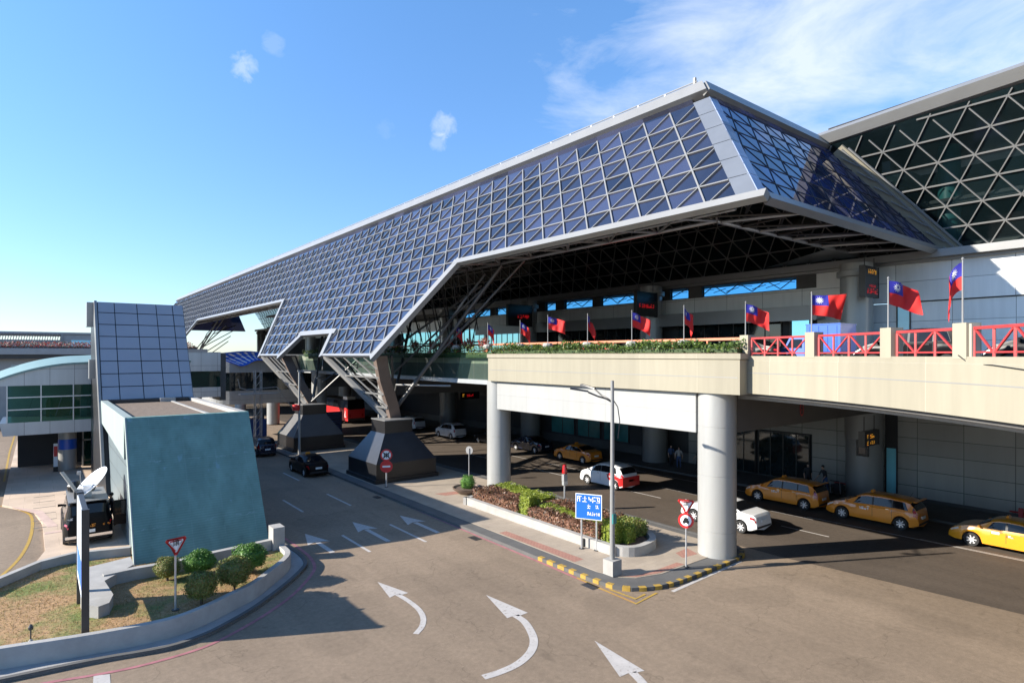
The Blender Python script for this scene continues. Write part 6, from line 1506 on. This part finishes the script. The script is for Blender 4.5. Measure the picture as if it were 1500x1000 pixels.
o = thing('height_plate', 'small red ringed oval plate on the dark cross beam', 'road sign', (31.2, 15.28, 6.4), local=True); k = MB()
for r_, m_, off in ((1, 'sign_red', .0), (.8, 'soffit_dark', -.004)): k.poly([(.2*r_*math.cos(2*math.pi*i/24), -.02+off, .36*r_*math.sin(2*math.pi*i/24)*(1 if r_ == 1 else 1.05)) for i in range(24)], m_)
k.box(-.15, .15, -.018, 0, -.3, .3, 'dark_steel'); k.build('plate', o); k = MB(); glyphs(k, (-.07, -.028, -.16), (1,0,0), (0,0,1), 1, .16, 'sign_red', 4); glyphs(k, (-.07, -.028, .04), (1,0,0), (0,0,1), 1, .16, 'sign_red', 9); k.build('lettering', o)
o = thing('framed_notice', 'small framed notice on the arcade pillar', 'notice', (40.4, 15.95, 3.2)); k = MB(); k.box(40.32, 40.44, 15.6, 16.3, 2.9, 3.9, 'board_black'); k.build('frame', o); k = MB(); k.box(40.3, 40.32, 15.75, 16.15, 3.05, 3.75, 'brown_steel'); k.build('face', o)  # framed notice with a plain brown face

# ------------------------------------------------------------------ people
def person(loc, rz, label, top, legs, lean=0.0, arms=(.2, -.2), stride=.12, carry=None):
    o = thing('person', label, 'person', loc, None, rz, local=True)
    J = {'pelvis': ((0,0,.95), .13), 'waist': ((0,-.01,1.08), .115), 'chest': ((0,.0+lean*.2,1.3), .14), 'neckb': ((0,lean*.3,1.46), .065), 'neck': ((0,lean*.35+.01,1.53), .052), 'head': ((0,lean*.4+.03,1.62), .088), 'crown': ((0,lean*.4+.02,1.7), .085)}
    E_ = [('pelvis','waist'),('waist','chest'),('chest','neckb'),('neckb','neck'),('neck','head'),('head','crown')]
    J['nose'] = ((0, lean*.4+.125, 1.615), .016); E_.append(('head','nose'))
    for s, n, st, ar in ((1,'r',stride,arms[0]), (-1,'l',-stride,arms[1])):
        J['hip'+n] = ((s*.09,0,.9), .09); J['knee'+n] = ((s*.1,st*.7+.03,.5), .06); J['ankle'+n] = ((s*.1,st*1.2-.03,.085), .042); J['toe'+n] = ((s*.115,st*1.2+.13,.035), .034)
        E_ += [('pelvis','hip'+n),('hip'+n,'knee'+n),('knee'+n,'ankle'+n),('ankle'+n,'toe'+n)]
        J['sh'+n] = ((s*.19,lean*.25,1.4), .062); J['el'+n] = ((s*.25,ar*.35+lean*.2,1.13), .043); J['wr'+n] = ((s*.25,ar+lean*.2+.05,.9), .03); J['hand'+n] = ((s*.25,ar+lean*.2+.09,.83), .034)
        E_ += [('chest','sh'+n),('sh'+n,'el'+n),('el'+n,'wr'+n),('wr'+n,'hand'+n)]
        for q in range(4):
            J[f'f{q}{n}'] = ((s*.25+s*.0, ar+lean*.2+.065+.018*q, .77-.012*(q in (1,2))), .009); E_.append(('hand'+n, f'f{q}{n}'))
            J[f'g{q}{n}'] = ((s*.24, ar+lean*.2+.075+.018*q, .735-.015*(q in (1,2))), .008); E_.append((f'f{q}{n}', f'g{q}{n}'))
        J['th'+n] = ((s*.235, ar+lean*.2+.15, .80), .01); E_.append(('hand'+n, 'th'+n))
    names = list(J); me = bpy.data.meshes.new('body'); me.from_pydata([J[k_][0] for k_ in names], [(names.index(a), names.index(b)) for a, b in E_], []); ob = bpy.data.objects.new('body', me); COL.objects.link(ob)
    sk = ob.modifiers.new('s', 'SKIN'); 
    for i, k_ in enumerate(names): me.skin_vertices[0].data[i].radius = (J[k_][1],)*2
    me.skin_vertices[0].data[0].use_root = True
    ob.modifiers.new('u', 'SUBSURF').levels = 1
    dg = bpy.context.evaluated_depsgraph_get(); m2 = bpy.data.meshes.new_from_object(ob.evaluated_get(dg)); ob.modifiers.clear(); ob.data = m2
    for mn in ('skin', top, legs, 'black'): m2.materials.append(MATS[mn])
    for p in m2.polygons:
        c = p.center; p.use_smooth = True
        p.material_index = 3 if c.z < .1 else 2 if c.z < .98 and abs(c.x) < .21 else 1 if c.z < 1.48 and not (abs(c.x) > .2 and c.z < 1.1) else 0
    ob.parent = o
    hb = MB(); bm = bmesh.new(); bmesh.ops.create_icosphere(bm, subdivisions=2, radius=.108); cz = Vector((0, lean*.4+.0, 1.69))
    for v in bm.verts:
        if v.co.z < -.02 and v.co.y > .01: v.co.y = .01
        hb.v.append(tuple(v.co*Vector((.9,1.05,1)).length/1.7*1.0+cz) if False else (v.co.x*.92, v.co.y*1.05+cz.y-.01, v.co.z+cz.z))
    for f_ in bm.faces: hb.f.append(tuple(v.index for v in f_.verts)); hb.m.append(hb.mi('hair'))
    bm.free(); hb.build('hair', o, smooth=60)
    return o
x, y = 40.4, 18.6
person((40.9, 19.6, .14), 2.2, 'person in dark clothes by the arcade wall behind the orange taxi, left of two', 'cloth_dark', 'cloth_dark')
person((41.0, 18.5, .14), 1.2, 'person in dark clothes bending beside the arcade wall, right of two', 'cloth_dark', 'cloth_blue', lean=.5, arms=(.35, .3))
person((40.3, 29.6, .14), 2.0, 'person in a pale top standing in the arcade left of the big column', 'cloth_white', 'cloth_blue')
person((40.9, 28.2, .14), 1.0, 'person in dark clothes nearest the big column in the arcade', 'cloth_dark', 'cloth_dark')
x, y = 3.0, 37.6
person((2.97+.1, 38.3, .13), 1.6, 'person in black leaning at the foot of the teal block beside the black van', 'cloth_dark', 'cloth_dark', lean=.2)
person((41.2, 46.2, 8.61), 1.8, 'person in dark clothes on the upper concourse by the cyan windows', 'cloth_dark', 'cloth_dark')
person((40.6, 30.6, .14), 2.6, 'person in a dark coat by the arcade wall, beside the one in the pale top', 'cloth_blue', 'cloth_dark', arms=(.1, .15))
person((41.0, 25.2, .14), .6, 'person in dark clothes before the glass entrance of the arcade', 'cloth_dark', 'cloth_blue', arms=(.25, -.1))
o = thing('luggage_cart', 'dark luggage cart standing by the arcade wall', 'luggage cart', (40.6, 17.5, .14), local=True); k = MB(); k.box(-.4, .4, -.3, .3, .18, .24, 'dark_steel'); k.tube((-.4, -.3, .2), (-.5, -.3, 1.0), .02, 'steel'); k.tube((-.4, .3, .2), (-.5, .3, 1.0), .02, 'steel'); k.tube((-.5, -.3, 1.0), (-.5, .3, 1.0), .025, 'black'); k.build('frame', o)
for sx, sy in ((-.3,-.25),(-.3,.25),(.3,0)): k = MB(); k.lathe([(0,-.03),(.09,-.03),(.09,.03),(0,.03)], 12, 'rubber', (sx, sy, .09), 'x'); k.build('wheel', o)
k = MB(); k.box(-.3, .25, -.22, .22, .24, .75, 'cloth_dark'); k.build('suitcase', o)
o = thing('cardboard_sheet', 'tan cardboard leaning on the pale edge of the teal block', 'cardboard'); k = MB(); k.hexa([(2.55, 38.6, .13), (2.6, 39.3, .13), (2.64, 39.3, .13), (2.59, 38.6, .13)], [(2.98, 38.7, 1.6), (3.0, 39.3, 1.7), (3.04, 39.3, 1.7), (3.02, 38.7, 1.6)], 'cardboard'); k.build('sheet', o)
for ob_ in list(bpy.data.objects):
    if '_local' in ob_: del ob_['_local']
